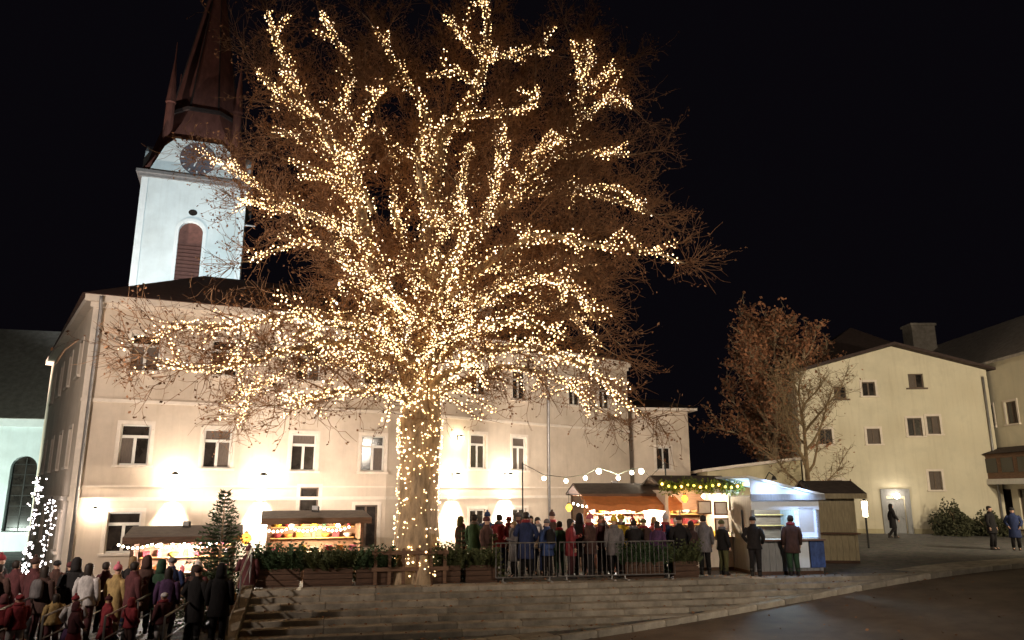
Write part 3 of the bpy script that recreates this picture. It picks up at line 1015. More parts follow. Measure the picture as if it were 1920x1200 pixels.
# limbs: centre line, radius at the root, radius at the tip, bare growth beyond the lights
LIMBS = [
    ([(-2.68,22.3,4.98),(-2.67,22.3,6.6),(-2.69,22.4,8.3),(-2.68,22.4,9.68),(-2.59,22.5,11.14),(-2.51,22.6,12.46),(-2.37,22.6,13.78),(-1.6,22.7,14.7),(-1.17,22.8,15.84),(-0.91,22.8,16.84),(-0.83,22.9,17.93),(-1.02,22.9,19.39)], 0.5, 0.035, 1.2),
    ([(-2.7,22.3,4.82),(-3.08,21.9,6.05),(-3.53,21.5,7.09),(-4.04,21.4,8.37),(-4.31,21.3,9.66),(-4.74,21.5,11.1),(-5.33,21.6,12.56),(-6.09,21.7,13.88),(-6.86,21.8,14.87),(-7.5,21.9,16.27),(-8.15,22.0,18.08)], 0.34, 0.03, 1.2),
    ([(-6.09,21.7,13.88),(-6.74,21.5,14.24),(-7.39,21.3,14.77),(-8.04,21.1,15.4)], 0.07, 0.02, 1.2),
    ([(-4.74,21.5,11.1),(-5.33,22.3,12.88),(-5.69,22.8,14.46),(-5.51,22.9,15.89),(-5.51,22.9,16.9),(-6.06,22.9,17.72),(-6.61,22.9,18.59)], 0.13, 0.025, 1.2),
    ([(-2.59,22.5,11.14),(-2.93,21.7,12.6),(-2.69,21.5,13.96),(-3.21,21.4,15.02),(-3.83,21.4,15.96),(-4.48,21.4,17.15)], 0.14, 0.025, 1.2),
    ([(-4.21,21.4,10.72),(-4.79,20.7,12.31),(-4.29,20.3,13.41),(-3.81,20.1,14.26)], 0.09, 0.02, 1.2),
    ([(-0.91,22.8,16.84),(-1.45,22.6,17.22),(-1.81,22.5,17.66),(-2.33,22.5,18.31)], 0.06, 0.02, 1.2),
    ([(-0.91,22.8,16.74),(-0.18,22.6,16.81),(0.54,22.5,16.95),(1.35,22.5,16.85)], 0.06, 0.02, 1.2),
    ([(-1.17,22.8,15.74),(-1.78,22.5,16.05),(-2.3,22.3,15.97),(-2.77,22.3,15.89)], 0.06, 0.02, 1.2),
    ([(-2.71,22.4,8.81),(-1.87,22.8,9.81),(-1.04,23.1,10.82),(-0.18,23.3,11.82),(0.72,23.5,12.86),(1.46,23.6,13.69),(2.12,23.7,14.73),(2.42,23.7,15.95),(2.37,23.8,17.26),(2.14,23.8,18.21)], 0.22, 0.025, 1.2),
    ([(2.47,23.7,16.26),(2.72,23.7,17.4),(2.81,23.7,18.15)], 0.04, 0.02, 0.6),
    ([(2.46,23.7,16.11),(3.07,23.5,16.55),(3.68,23.4,16.84)], 0.04, 0.02, 1.2),
    ([(2.22,23.7,15.03),(3.0,23.9,15.65),(3.79,24.1,16.22),(4.26,24.2,15.71)], 0.05, 0.02, 1.2),
    ([(-1.77,22.7,14.5),(-0.69,22.2,14.43),(0.17,21.9,14.46),(0.85,21.7,14.81),(0.77,21.6,15.13)], 0.07, 0.02, 1.2),
    ([(1.46,23.6,13.69),(2.18,23.5,13.6),(3.09,23.5,13.74),(4.02,23.5,13.6)], 0.06, 0.02, 1.2),
    ([(-0.18,23.3,11.82),(0.91,23.8,12.41),(1.84,24.1,12.53),(2.96,24.3,12.52),(3.89,24.4,12.26),(4.86,24.5,11.87)], 0.1, 0.025, 0.6),
    ([(1.84,24.1,12.53),(2.72,23.7,12.56),(3.59,23.5,12.44),(4.35,23.4,11.77)], 0.05, 0.02, 1.2),
    ([(-2.69,22.3,7.26),(-1.61,21.8,8.48),(-0.64,21.4,9.19),(0.63,21.1,9.84),(1.57,20.9,9.69),(2.65,20.8,9.41),(3.57,20.7,9.38),(4.84,20.6,8.94)], 0.2, 0.025, 0.3),
    ([(-2.69,22.3,6.11),(-1.56,21.3,7.21),(-0.46,20.7,8.02),(0.6,20.3,8.3),(1.49,20.1,8.16),(2.2,20.0,7.22)], 0.17, 0.025, 1.2),
    ([(-2.69,22.3,6.11),(-1.51,23.1,7.09),(-0.17,23.7,8.1),(1.24,24.1,8.55),(2.14,24.3,8.05),(3.01,24.4,7.17)], 0.17, 0.025, 1.2),
    ([(-2.69,22.3,5.38),(-1.37,21.1,6.07),(0.0,20.3,6.38),(1.14,19.7,6.12),(1.96,19.4,5.64),(2.49,19.3,5.06),(3.28,19.2,4.37)], 0.17, 0.02, 0.4),
    ([(-2.68,22.3,5.22),(-1.67,23.3,5.76),(-0.35,24.1,6.4),(1.07,24.7,6.32),(2.14,24.9,5.81),(3.03,25.0,5.11)], 0.15, 0.02, 0.4),
    ([(-3.53,21.5,7.09),(-4.57,20.8,7.25),(-5.61,20.1,7.25),(-6.57,19.5,6.96),(-7.54,19.1,6.72),(-8.57,18.9,6.68),(-9.17,18.8,6.24)], 0.15, 0.02, 0.8),
    ([(-3.08,21.9,6.05),(-3.91,20.7,6.31),(-4.88,19.7,6.41),(-5.76,18.9,5.98),(-6.65,18.4,5.61),(-7.62,18.2,5.45),(-8.59,18.0,5.55)], 0.15, 0.02, 0.8),
    ([(-2.79,22.3,5.22),(-3.96,22.9,6.04),(-5.44,23.5,6.48),(-6.96,24.1,6.4),(-8.21,24.3,5.9),(-8.84,24.3,5.03)], 0.15, 0.02, 0.3),
    ([(-2.74,22.3,5.06),(-3.43,20.8,5.19),(-4.14,19.9,5.07),(-4.98,19.3,4.93),(-5.84,19.0,4.64)], 0.13, 0.02, 0.4),
    ([(-4.04,21.4,8.37),(-5.0,20.9,9.2),(-5.85,20.5,9.47),(-6.69,20.3,9.17),(-7.46,20.2,8.79)], 0.1, 0.02, 0.5),
    ([(-4.31,21.3,9.66),(-5.31,22.0,10.51),(-6.27,22.4,10.96),(-7.24,22.7,11.44),(-8.44,23.0,12.36),(-9.41,23.1,12.97),(-9.97,23.1,13.26)], 0.1, 0.02, 0.6),
    ([(-6.85,22.6,11.27),(-7.72,22.1,11.2),(-8.58,21.9,11.35)], 0.04, 0.02, 0.4),
    ([(-4.74,21.5,11.1),(-5.5,21.1,11.8),(-6.08,20.8,11.98),(-6.67,20.6,12.13)], 0.06, 0.02, 0.6),
    ([(-5.33,21.6,12.56),(-6.18,22.1,13.62),(-6.99,22.5,13.92),(-7.58,22.7,13.93)], 0.05, 0.02, 0.6),
    ([(-2.69,22.4,8.3),(-3.56,23.8,10.13),(-4.08,24.5,11.91),(-4.21,24.9,13.68),(-4.69,25.1,15.45)], 0.15, 0.03, 1.2),
    ([(-2.68,22.4,9.68),(-2.02,24.3,11.83),(-1.72,24.9,13.48),(-1.57,25.3,14.92)], 0.13, 0.03, 1.2),
    ([(-2.69,22.3,7.26),(-3.29,20.3,7.75),(-3.87,19.3,8.09),(-4.48,18.8,8.23)], 0.12, 0.025, 0.4),
    ([(-2.68,22.3,6.93),(-2.12,20.5,7.81),(-1.62,19.7,8.66),(-1.31,19.3,9.6),(-1.46,19.1,10.61)], 0.13, 0.025, 0.6),
    ([(-1.04,23.1,10.82),(-0.51,22.1,11.88),(-0.42,21.7,12.79),(-0.25,21.5,13.59)], 0.08, 0.02, 0.6),
    ([(0.72,23.5,12.86),(0.89,22.9,13.55),(1.32,22.7,14.02),(1.58,22.6,13.59)], 0.05, 0.02, 0.3),
    ([(-3.08,21.9,6.05),(-4.1,23.3,7.83),(-5.0,24.1,9.29),(-5.9,24.6,10.77),(-6.79,24.9,12.06)], 0.14, 0.025, 1.2),
    ([(-2.7,22.3,7.6),(-1.44,24.5,8.66),(-0.19,25.5,9.88),(1.36,26.1,10.66),(2.96,26.5,10.58)], 0.14, 0.025, 1.2),
    ([(-2.68,22.3,5.95),(-3.1,20.3,6.38),(-3.73,18.9,6.54),(-4.71,17.9,6.46),(-5.57,17.4,5.96)], 0.14, 0.02, 0.4),
    ([(-2.68,22.3,5.95),(-1.76,20.1,6.49),(-0.83,18.9,6.68),(0.27,18.1,6.64),(1.29,17.7,6.15)], 0.14, 0.02, 0.4),
]

TREE = Vector((-2.75, 22.3, 0.0))
tr = random.Random(5)
tree = thing('linden_tree', 'huge bare tree wrapped in thousands of warm fairy lights', 'tree', TREE)
trunk = [(-2.80, 22.3, -0.1), (-2.78, 22.3, 0.25), (-2.76, 22.3, 0.9), (-2.74, 22.3, 2.0), (-2.72, 22.3, 3.3), (-2.69, 22.3, 4.5), (-2.67, 22.3, 5.4), (-2.67, 22.3, 6.4)]
trad = [0.82, 0.68, 0.57, 0.54, 0.53, 0.57, 0.50, 0.42]
tmb = MB()
n = 20
pp = spline(trunk, 0.2)
for k, p in enumerate(pp):
    f = k / (len(pp) - 1) * (len(trad) - 1)
    i = min(int(f), len(trad) - 2)
    rad = trad[i] + (trad[i + 1] - trad[i]) * (f - i)
    for j in range(n):
        a = 2 * math.pi * j / n
        flute = 1 + 0.07 * math.sin(5 * a + p.z * 0.7) + 0.04 * math.sin(9 * a - p.z * 1.1) + (0.12 * math.cos(6 * a) if p.z < 0.5 else 0)
        tmb.v.append((p.x - TREE.x + rad * flute * math.cos(a), p.y - TREE.y + rad * flute * math.sin(a), p.z))
for k in range(len(pp) - 1):
    for j in range(n):
        a, b = k * n + j, k * n + (j + 1) % n
        tmb.f.append((a, b, b + n, a + n))
tmb.build('trunk', 'bark', tree, smooth=True)

wires = []
lights = []          # (position, outward jitter) of every fairy light
crown_core = Vector((-2.6, 22.3, 9.0))
twm = MB()
leaves = []
limb_of = lambda q: [v - TREE for v in q]


def string_lights_on(pts, rad0, rad1, dens, spread, wire=False):
    """spiral a chain of lights round a branch"""
    tot = 0.0
    ang = tr.random() * 6
    k = len(pts) - 1
    dens *= tr.uniform(0.55, 1.45)
    first = len(lights)
    for i in range(k):
        a, b = pts[i], pts[i + 1]
        seg = (b - a).length
        t = (b - a).normalized()
        u = t.cross(Vector((0, 0, 1)))
        if u.length < 1e-3:
            u = Vector((1, 0, 0))
        u.normalize()
        w = u.cross(t)
        m_ = max(1, int(seg * dens + tr.random()))
        for q in range(m_):
            f = (q + tr.random()) / m_
            rr_ = rad0 + (rad1 - rad0) * (i + f) / k
            ang += 2.1 + tr.uniform(-0.7, 0.7)
            off = rr_ + 0.02 + abs(tr.gauss(0, spread))
            lights.append(a.lerp(b, f) + u * (off * math.cos(ang)) + w * (off * math.sin(ang)))
    if wire and len(lights) - first > 2:
        wires.append(lights[first:])


def twigs(p, d, length, level):
    """fine bare twigs"""
    pts = wander(tr, p, d, length, 3 if level == 0 else 2, 0.05, 0.22)
    r0 = 0.011 if level == 0 else 0.007
    twm.tube([q - TREE for q in pts], [r0, r0 * 0.8, r0 * 0.6, r0 * 0.45][:len(pts)], 3, False)
    if tr.random() < 0.5:
        leaves.append(pts[-1])
    if level < 1:
        for _ in range(3):
            i = tr.randint(1, len(pts) - 1)
            dd = (pts[i] - pts[i - 1]).normalized() + Vector((tr.gauss(0, 0.7), tr.gauss(0, 0.7), tr.gauss(0.1, 0.6)))
            twigs(pts[i], dd, length * tr.uniform(0.4, 0.7), level + 1)


for li, (pts, r0, r1, ext) in enumerate(LIMBS):
    c = spline(pts, 0.3)
    for i in range(1, len(c)):
        c[i] = c[i] + Vector((tr.gauss(0, 0.03), tr.gauss(0, 0.05), tr.gauss(0, 0.03)))
    k = len(c)
    rads = [r0 + (r1 - r0) * (i / (k - 1)) ** 0.75 for i in range(k)]
    # bare growth beyond the last light
    d = (c[-1] - c[-3]).normalized()
    e = wander(tr, c[-1], d, ext, 4, 0.06, 0.14)[1:] if ext > 0 else []
    full = c + e
    fr_ = rads + [r1 * (0.8 - 0.17 * i) for i in range(len(e))]
    mbl = MB().tube([q - TREE for q in full], fr_, 8 if r0 > 0.1 else 6, False)
    mbl.build('limb', 'bark', tree, smooth=True)
    zmid = sum(q.z for q in c) / k
    string_lights_on(c, r0, r1, 32 if r0 > 0.1 else 28, 0.05, True)
    length = sum((c[i + 1] - c[i]).length for i in range(k - 1))
    # side branches
    nb = int(length * 4.0)
    for b_ in range(nb):
        f = tr.uniform(0.12, 1.0)
        i = min(int(f * (k - 1)), k - 2)
        p = c[i]
        t_ = (c[i + 1] - c[i]).normalized()
        outw = (p - Vector((-2.7, 22.3, p.z - 1.0)))
        outw = outw.normalized() if outw.length > 0.3 else Vector((tr.gauss(0, 1), tr.gauss(0, 1), 0.2))
        dd = t_ * 0.7 + outw * 0.35 + Vector((tr.gauss(0, 0.75), tr.gauss(0, 0.75), tr.gauss(0.1, 0.55)))
        ln = tr.uniform(0.5, 1.5) * (0.75 + 0.5 * (1 - f)) * (1.3 if p.z < 9 else 1.0)
        droop = -0.10 if p.z < 8.2 else 0.06
        sp_ = wander(tr, p, dd, ln, 4, droop, 0.16)
        rb = min(rads[i] * 0.5, 0.028)
        twm.tube([q - TREE for q in sp_], [rb, rb * 0.85, rb * 0.65, rb * 0.5, rb * 0.35], 4, False)
        # only part of the branches carries lights: fewer towards the top
        lit = 0.72 if p.z < 9 else (0.66 if p.z < 12 else 0.50)
        dist = abs(p.x + 2.6)
        if dist > 4.2 and p.z > 9.5:
            lit *= 0.7
        if tr.random() < lit:
            string_lights_on(sp_[:4] if tr.random() < 0.6 else sp_, rb, rb * 0.5, 20, 0.07)
        for q in range(1, 5):
            for _ in range(2 if p.z < 7.5 else 3):
                v = (sp_[q] - sp_[q - 1]).normalized() + Vector((tr.gauss(0, 0.7), tr.gauss(0, 0.7), tr.gauss(0.05, 0.6)))
                twigs(sp_[q], v, tr.uniform(0.35, 0.85), 0)
    # twigs on the bare tip
    for q in range(1, len(e)):
        for _ in range(5):
            v = d + Vector((tr.gauss(0, 0.7), tr.gauss(0, 0.7), tr.gauss(0.1, 0.6)))
            twigs(e[q], v, tr.uniform(0.5, 1.2), 0)
# unlit outer shoots filling the outline of the crown
OUTER = [(1.6, 23.0, 16.2), (2.4, 23.4, 15.2), (3.0, 23.6, 14.2), (3.2, 23.3, 12.8), (3.2, 23.0, 11.4), (3.2, 22.8, 9.6), (2.8, 22.4, 8.4), (2.2, 22.0, 8.9), (0.8, 22.4, 17.2), (-4.2, 22.6, 17.6),
         (-5.6, 22.4, 17.0), (-6.6, 22.4, 12.6), (-6.3, 22.8, 11.6), (-6.8, 22.2, 14.2), (-2.0, 23.5, 18.0), (3.3, 22.9, 10.4), (2.6, 23.2, 13.4), (-5.4, 23.2, 9.2), (-4.8, 23.6, 10.4), (1.8, 24.0, 10.8),
         (0.6, 24.0, 12.8), (-0.6, 24.2, 15.0), (-3.2, 24.0, 15.5), (-4.4, 23.6, 14.0), (0.2, 23.6, 16.4), (1.4, 24.2, 8.6)]
for q in OUTER:
    q = Vector(q)
    root = Vector((-2.6 + (q.x + 2.6) * 0.55, 22.3 + (q.y - 22.3) * 0.6, 8.6 + (q.z - 8.6) * 0.62))
    for b_ in range(7):
        tip = q + Vector((tr.gauss(0, 0.55), tr.gauss(0, 0.6), tr.gauss(0, 0.5)))
        sp_ = wander(tr, root.lerp(q, tr.uniform(0.0, 0.5)), tip - root, (tip - root).length * 0.62, 5, 0.02, 0.14)
        twm.tube([v - TREE for v in sp_], [0.022, 0.019, 0.016, 0.012, 0.009, 0.006], 4, False)
        for m_ in range(1, 6):
            for _ in range(4):
                v = (sp_[m_] - sp_[m_ - 1]).normalized() + Vector((tr.gauss(0, 0.7), tr.gauss(0, 0.7), tr.gauss(0.05, 0.6)))
                twigs(sp_[m_], v, tr.uniform(0.4, 1.0), 0)
tag(twm.build('twigs', 'twig', tree), kind='stuff')
lm = MB()
for p in leaves:
    if tr.random() < 0.22 and p.z < 8.0:
        continue
    for _ in range(2):
        q = p - TREE + Vector((tr.gauss(0, 0.05), tr.gauss(0, 0.05), tr.gauss(0, 0.05)))
        u = Vector((tr.gauss(0, 1), tr.gauss(0, 1), tr.gauss(0, 1))).normalized()
        w = u.cross(Vector((tr.gauss(0, 1), tr.gauss(0, 1), tr.gauss(0, 1)))).normalized()
        s_ = tr.uniform(0.03, 0.06)
        lm.add([tuple(q - u * s_), tuple(q + w * s_ * 0.6), tuple(q + u * s_), tuple(q - w * s_ * 0.6)], [(0, 1, 2, 3)])
tag(lm.build('dry_leaves', 'leaf_brown', tree), kind='stuff')

# lights round the trunk
for i in range(1150):
    z = tr.uniform(0.15, 6.0) ** 1.0
    if 1.2 < z < 2.9 and tr.random() < 0.55:
        continue
    a = tr.uniform(0, 2 * math.pi)
    f = z / 6.4 * (len(trad) - 1)
    i0 = min(int(f), len(trad) - 2)
    rad = trad[min(i0 + 1, len(trad) - 1)] * 1.08 + 0.05
    lights.append(Vector((-2.73 + rad * math.cos(a), 22.3 + rad * math.sin(a), z)))

BR = 0.021
ico_v = []
ph = (1 + 5 ** 0.5) / 2
for a, b in ((-1, ph), (1, ph), (-1, -ph), (1, -ph)):
    ico_v.append((a, b, 0))
for a, b in ((-1, ph), (1, ph), (-1, -ph), (1, -ph)):
    ico_v.append((0, a, b))
for a, b in ((-1, ph), (1, ph), (-1, -ph), (1, -ph)):
    ico_v.append((b, 0, a))
ICO_V = np.array(ico_v) / math.sqrt(1 + ph * ph)
ICO_F = np.array([(0, 11, 5), (0, 5, 1), (0, 1, 7), (0, 7, 10), (0, 10, 11), (1, 5, 9), (5, 11, 4), (11, 10, 2), (10, 7, 6), (7, 1, 8),
                  (3, 9, 4), (3, 4, 2), (3, 2, 6), (3, 6, 8), (3, 8, 9), (4, 9, 5), (2, 4, 11), (6, 2, 10), (8, 6, 7), (9, 8, 1)])


def bulbs_mesh(name, pts, radii):
    n = len(pts)
    P_ = np.array(pts)[:, None, :] + ICO_V[None] * np.array(radii)[:, None, None]
    F_ = (ICO_F[None] + (np.arange(n) * 12)[:, None, None]).reshape(-1, 3)
    me = bpy.data.meshes.new(name)
    me.from_pydata(P_.reshape(-1, 3).tolist(), [], F_.tolist())
    me.update()
    return me


fairy = thing('fairy_lights', 'chain of warm white fairy lights wound round the trunk and branches of the big tree', 'fairy lights', TREE)
lights = [l for l in lights if l.z > 0.1]
lights.sort(key=lambda l: l.y)
one = bulbs_mesh('bulb', [(0, 0, 0)], [BR * 1.15])
near, rest = lights[:300], lights[300:]
for p in near:
    link('bulb', one, 'fairy_bulb', fairy, p - TREE)
bm_ = bulbs_mesh('bulbs', [tuple(p - TREE) for p in rest], [BR * min(1.9, tr.lognormvariate(0, 0.28)) for _ in rest])
tag(link('bulbs', bm_, 'fairy_bulb', fairy), kind='stuff')
wm = MB()
for w_ in wires:
    wm.tube([p - TREE for p in w_], 0.004, 3, False)
tag(wm.build('cable', 'wire', fairy), kind='stuff')
print('fairy lights', len(lights), 'twig faces', len(twm.f), 'leaves', len(lm.f))


# ------------------------------------------------------------------ the other trees
def small_tree(name, label, loc, h, spread, seed, barkm, leafm=None, nleaf=0, limbs=9, base=0.3, leaf=0.09, narrow=1.0):
    r = random.Random(seed)
    t = thing(name, label, 'tree', loc)
    tk = MB()
    top = wander(r, Vector((0, 0, -0.1)), Vector((0, 0, 1)), h * 0.82, 8, 0.3, 0.06)
    rr_ = h * 0.018
    tk.tube(top, [rr_ * 1.5] + [rr_ * (1 - 0.11 * i) for i in range(8)], 8, False)
    tk.build('trunk', barkm, t, smooth=True)
    br = MB()
    ends = []
    for i in range(limbs):
        f = base + (1 - base) * (i + r.random()) / limbs
        k = min(int(f * 8), 7)
        p = top[k].lerp(top[k + 1], f * 8 - k if k < 7 else 0.9)
        a = i * 2.4 + r.uniform(-0.5, 0.5)
        prof = math.sin(math.pi * min(1, (f - base) / (1 - base) * 0.75 + 0.22)) ** 0.8
        ln = spread * prof * r.uniform(0.8, 1.15)
        d = Vector((math.cos(a), math.sin(a), 0.75 + f * 0.5))
        l1 = wander(r, p, d, ln, 6, 0.04, 0.12)
        br.tube(l1, [rr_ * 0.45 * (1 - 0.14 * j) for j in range(7)], 5, False)
        for j in range(2, 7):
            for _ in range(4):
                l2 = wander(r, l1[j], (l1[j] - l1[j - 1]).normalized() + Vector((r.gauss(0, .7), r.gauss(0, .7), r.gauss(.2, .5))), r.uniform(0.4, 1.1) * spread / 3, 4, 0.03, 0.15)
                br.tube(l2, [rr_ * 0.13 * (1 - 0.18 * q) for q in range(5)], 3, False)
                for q in range(1, 5):
                    for _ in range(2):
                        l3 = wander(r, l2[q], Vector((r.gauss(0, 1), r.gauss(0, 1), r.gauss(.3, .8))), r.uniform(0.2, 0.6), 2, 0, 0.2)
                        br.tube(l3, [rr_ * 0.05, rr_ * 0.04, rr_ * 0.03], 3, False)
                        ends.extend(l3[1:])
    br.build('branches', barkm, t)
    if leafm:
        lf = MB()
        for _ in range(nleaf):
            q = r.choice(ends) + Vector((r.gauss(0, .16), r.gauss(0, .16), r.gauss(0, .16)))
            u = Vector((r.gauss(0, 1), r.gauss(0, 1), r.gauss(0, 1))).normalized()
            w = u.cross(Vector((r.gauss(0, 1), r.gauss(0, 1), r.gauss(0, 1)))).normalized()
            s_ = leaf * r.uniform(0.6, 1.3)
            lf.add([tuple(q - u * s_), tuple(q + w * s_ * 0.6), tuple(q + u * s_), tuple(q - w * s_ * 0.6)], [(0, 1, 2, 3)])
        tag(lf.build('crown', leafm, t), kind='stuff')
    return t


small_tree('beech_tree', 'tree with dense rust brown leaves left of the cream gabled house', (16.6, 48.5, 0), 14.8, 4.9, 3, 'bark', 'leaf_rust', 17000, 26, 0.22, 0.12)
small_tree('bare_tree', 'slender bare tree standing in front of the cream gabled house', (14.1, 36.5, 0), 9.0, 3.6, 8, 'bark_pale', 'leaf_brown', 900, 13, 0.28, 0.06)


# ------------------------------------------------------------------ firs, hedges, bushes
def fir_mesh(h, r, seed, dens=1.0):
    q = random.Random(seed)
    m = MB()
    lev = int(h * 7 * dens)
    for i in range(lev):
        f = (i + 0.5) / lev
        z = h * (0.06 + 0.93 * f)
        ln = r * (1 - f) ** 0.85 * q.uniform(0.85, 1.1) + 0.05
        k = max(5, int(13 * (1 - f * 0.6)))
        for j in range(k):
            a = 2 * math.pi * (j + q.random()) / k + i
            d = Vector((math.cos(a), math.sin(a), -0.12 - 0.2 * (1 - f) + 0.35 * f))
            p0 = Vector((0, 0, z))
            L_ = ln * q.uniform(0.75, 1.1)
            side = d.cross(Vector((0, 0, 1))).normalized()
            ns = max(3, int(L_ / 0.07))
            for s_ in range(ns):
                t0 = (s_ + 0.6) / ns
                c = p0 + d * (L_ * t0) + Vector((0, 0, 0.12 * L_ * t0 * t0))
                wd = 0.16 * (1 - 0.5 * t0) * (0.6 + 0.4 * r)
                for sg in (-1, 1):
                    tip = c + side * sg * wd + d * wd * 0.7 + Vector((0, 0, q.uniform(-0.06, 0.05)))
                    b1 = c - d * 0.02
                    b2 = c + d * 0.045
                    m.add([tuple(b1), tuple(b2), tuple(tip)], [(0, 1, 2)])
                up = c + d * wd * 0.8 + Vector((q.gauss(0, .02), q.gauss(0, .02), wd * 0.6))
                m.add([tuple(c - d * 0.02), tuple(c + d * 0.03), tuple(up)], [(0, 1, 2)])
    return m.mesh('branches')


FIR = [fir_mesh(2.7, 0.95, 1, 1.7), fir_mesh(1.5, 0.5, 2), fir_mesh(1.3, 0.48, 4)]


def fir(label, loc, k, s, m, group, rz):
    t = thing('fir_tree', label, 'fir tree', loc, rz, group)
    hgt = (2.7, 1.5, 1.3)[k] * s
    MB().tube([(0, 0, -0.05), (0, 0, hgt * 0.95)], [0.05 * s + 0.01, 0.01], 6).build('trunk', 'bark', t)
    link('branches', FIR[k], m, t, scale=(s, s, s))
    return t


G = lambda x, y: ground_z(x, y) + 0.0
fir('tall dark fir tree beside the brown roofed stall', (-7.85, 21.0, G(-7.85, 21.0)), 0, 1.27, 'fir', 'firs on the square', 0.3)


def planter_hedge(label, loc, rz, w, hgt, seed, m):
    """long wooden planter filled with fir branches"""
    q = random.Random(seed)
    t = thing('fir_planter', label, 'planter', loc, rz, 'planters with fir branches')
    MB().box(-w / 2, w / 2, -0.2, 0.2, 0.0, 0.04).build('base', 'wood_dark', t)
    bd_ = MB().box(-w / 2, w / 2, -0.02, 0.02, 0, 0.13).mesh('board')
    for y in (-0.2, 0.2):
        for i in range(3):
            link('board', bd_, 'wood_dark', t, (0, y, 0.05 + i * 0.145))
    f = MB()
    for i in range(int(w * 260)):
        x, y = q.uniform(-w / 2, w / 2), q.uniform(-0.16, 0.16)
        p0 = Vector((x, y, 0.35))
        d = Vector((q.gauss(0, .35), q.gauss(0, .4) + y * 1.5, 1)).normalized()
        L_ = q.uniform(0.35, 1.0) * hgt
        side = d.cross(Vector((q.gauss(0, 1), q.gauss(0, 1), 0))).normalized()
        for k in range(6):
            c = p0 + d * (L_ * (k + 1) / 6) + Vector((0, 0, -0.05 * k * k / 36))
            wd = 0.12 * (1 - k / 9)
            for sg in (-1, 1):
                tip = c + side * sg * wd + d * wd * 0.8
                f.add([tuple(c - d * 0.03), tuple(c + d * 0.03), tuple(tip)], [(0, 1, 2)])
    tag(f.build('fir_branches', m, t), kind='stuff')
    return t


def on_edge(s, q=0.45):
    """a point s metres along the top of the steps, q metres behind the edge"""
    return (E0[0] + SD[0] * s - SD[1] * q, E0[1] + SD[1] * s + SD[0] * q)


for i, (s, w, hh_, m, lb) in enumerate([(0.45, 1.3, 0.85, 'fir', 'leftmost fir branch planter above the steps'), (1.85, 1.3, 0.8, 'fir_olive', 'fir branch planter second from the left above the steps'),
                                        (3.1, 1.0, 0.75, 'fir', 'fir branch planter just left of the lit trunk'), (5.0, 0.9, 0.8, 'fir_olive', 'olive fir branch planter just right of the lit trunk'),
                                        (6.05, 0.9, 0.62, 'fir_olive', 'fir branch planter between the trunk and the metal barriers'), (10.9, 1.2, 0.7, 'fir', 'fir branch planter beside the cream framed stall'),
                                        (12.2, 0.8, 0.8, 'fir_olive', 'rightmost fir branch planter by the grey hut')]):
    x, y = on_edge(s, 0.6)
    planter_hedge(lb, (x, y, G(x, y)), R(11.6), w, hh_, 20 + i, m)
for i, (s, q, k, sc, lb) in enumerate([(5.55, 1.0, 1, 0.95, 'small fir just right of the lit trunk'), (6.5, 1.2, 2, 1.0, 'small fir at the left end of the crowd'), (11.6, 1.0, 2, 0.95, 'small fir in front of the cream framed stall'),
                                       (2.6, 1.3, 1, 0.8, 'small fir behind the planters left of the trunk')]):
    x, y = on_edge(s, q)
    fir(lb, (x, y, G(x, y)), k, sc, 'fir_olive' if i % 2 else 'fir', 'firs on the square', i * 1.3)


def leaf_bush(label, loc, rx, rz_, seed):
    q = random.Random(seed)
    t = thing('bush', label, 'bush', loc)
    st = MB()
    for i in range(9):
        st.tube(wander(q, Vector((q.gauss(0, .1), q.gauss(0, .1), -0.05)), Vector((q.gauss(0, .5), q.gauss(0, .5), 1)), rz_ * 0.9, 4, 0, 0.15), [0.025, 0.02, 0.015, 0.01, 0.006], 4, False)
    st.build('stems', 'bark', t)
    f = MB()
    for i in range(3500):
        a, b = q.uniform(0, 6.283), math.acos(q.uniform(-0.1, 1))
        rr_ = q.uniform(0.55, 1.0) * (1 + 0.18 * math.sin(3 * a) + 0.12 * math.sin(7 * b))
        p = Vector((rx * rr_ * math.sin(b) * math.cos(a), rx * rr_ * math.sin(b) * math.sin(a), rz_ * rr_ * math.cos(b) * 0.9 + 0.1))
        u = Vector((q.gauss(0, 1), q.gauss(0, 1), q.gauss(0, 1))).normalized()
        w = u.cross(Vector((q.gauss(0, 1), q.gauss(0, 1), q.gauss(0, 1)))).normalized()
        s_ = q.uniform(0.05, 0.1)
        f.add([tuple(p - u * s_), tuple(p + w * s_ * .6), tuple(p + u * s_), tuple(p - w * s_ * .6)], [(0, 1, 2, 3)])
    tag(f.build('leaves', 'bush', t), kind='stuff')


leaf_bush('round dark bush in front of the cream house', (24.3, 42.6, 0.1), 1.0, 1.7, 1)
leaf_bush('low dark bush right of the round one by the cream house', (26.2, 42.4, 0.1), 1.1, 1.15, 2)

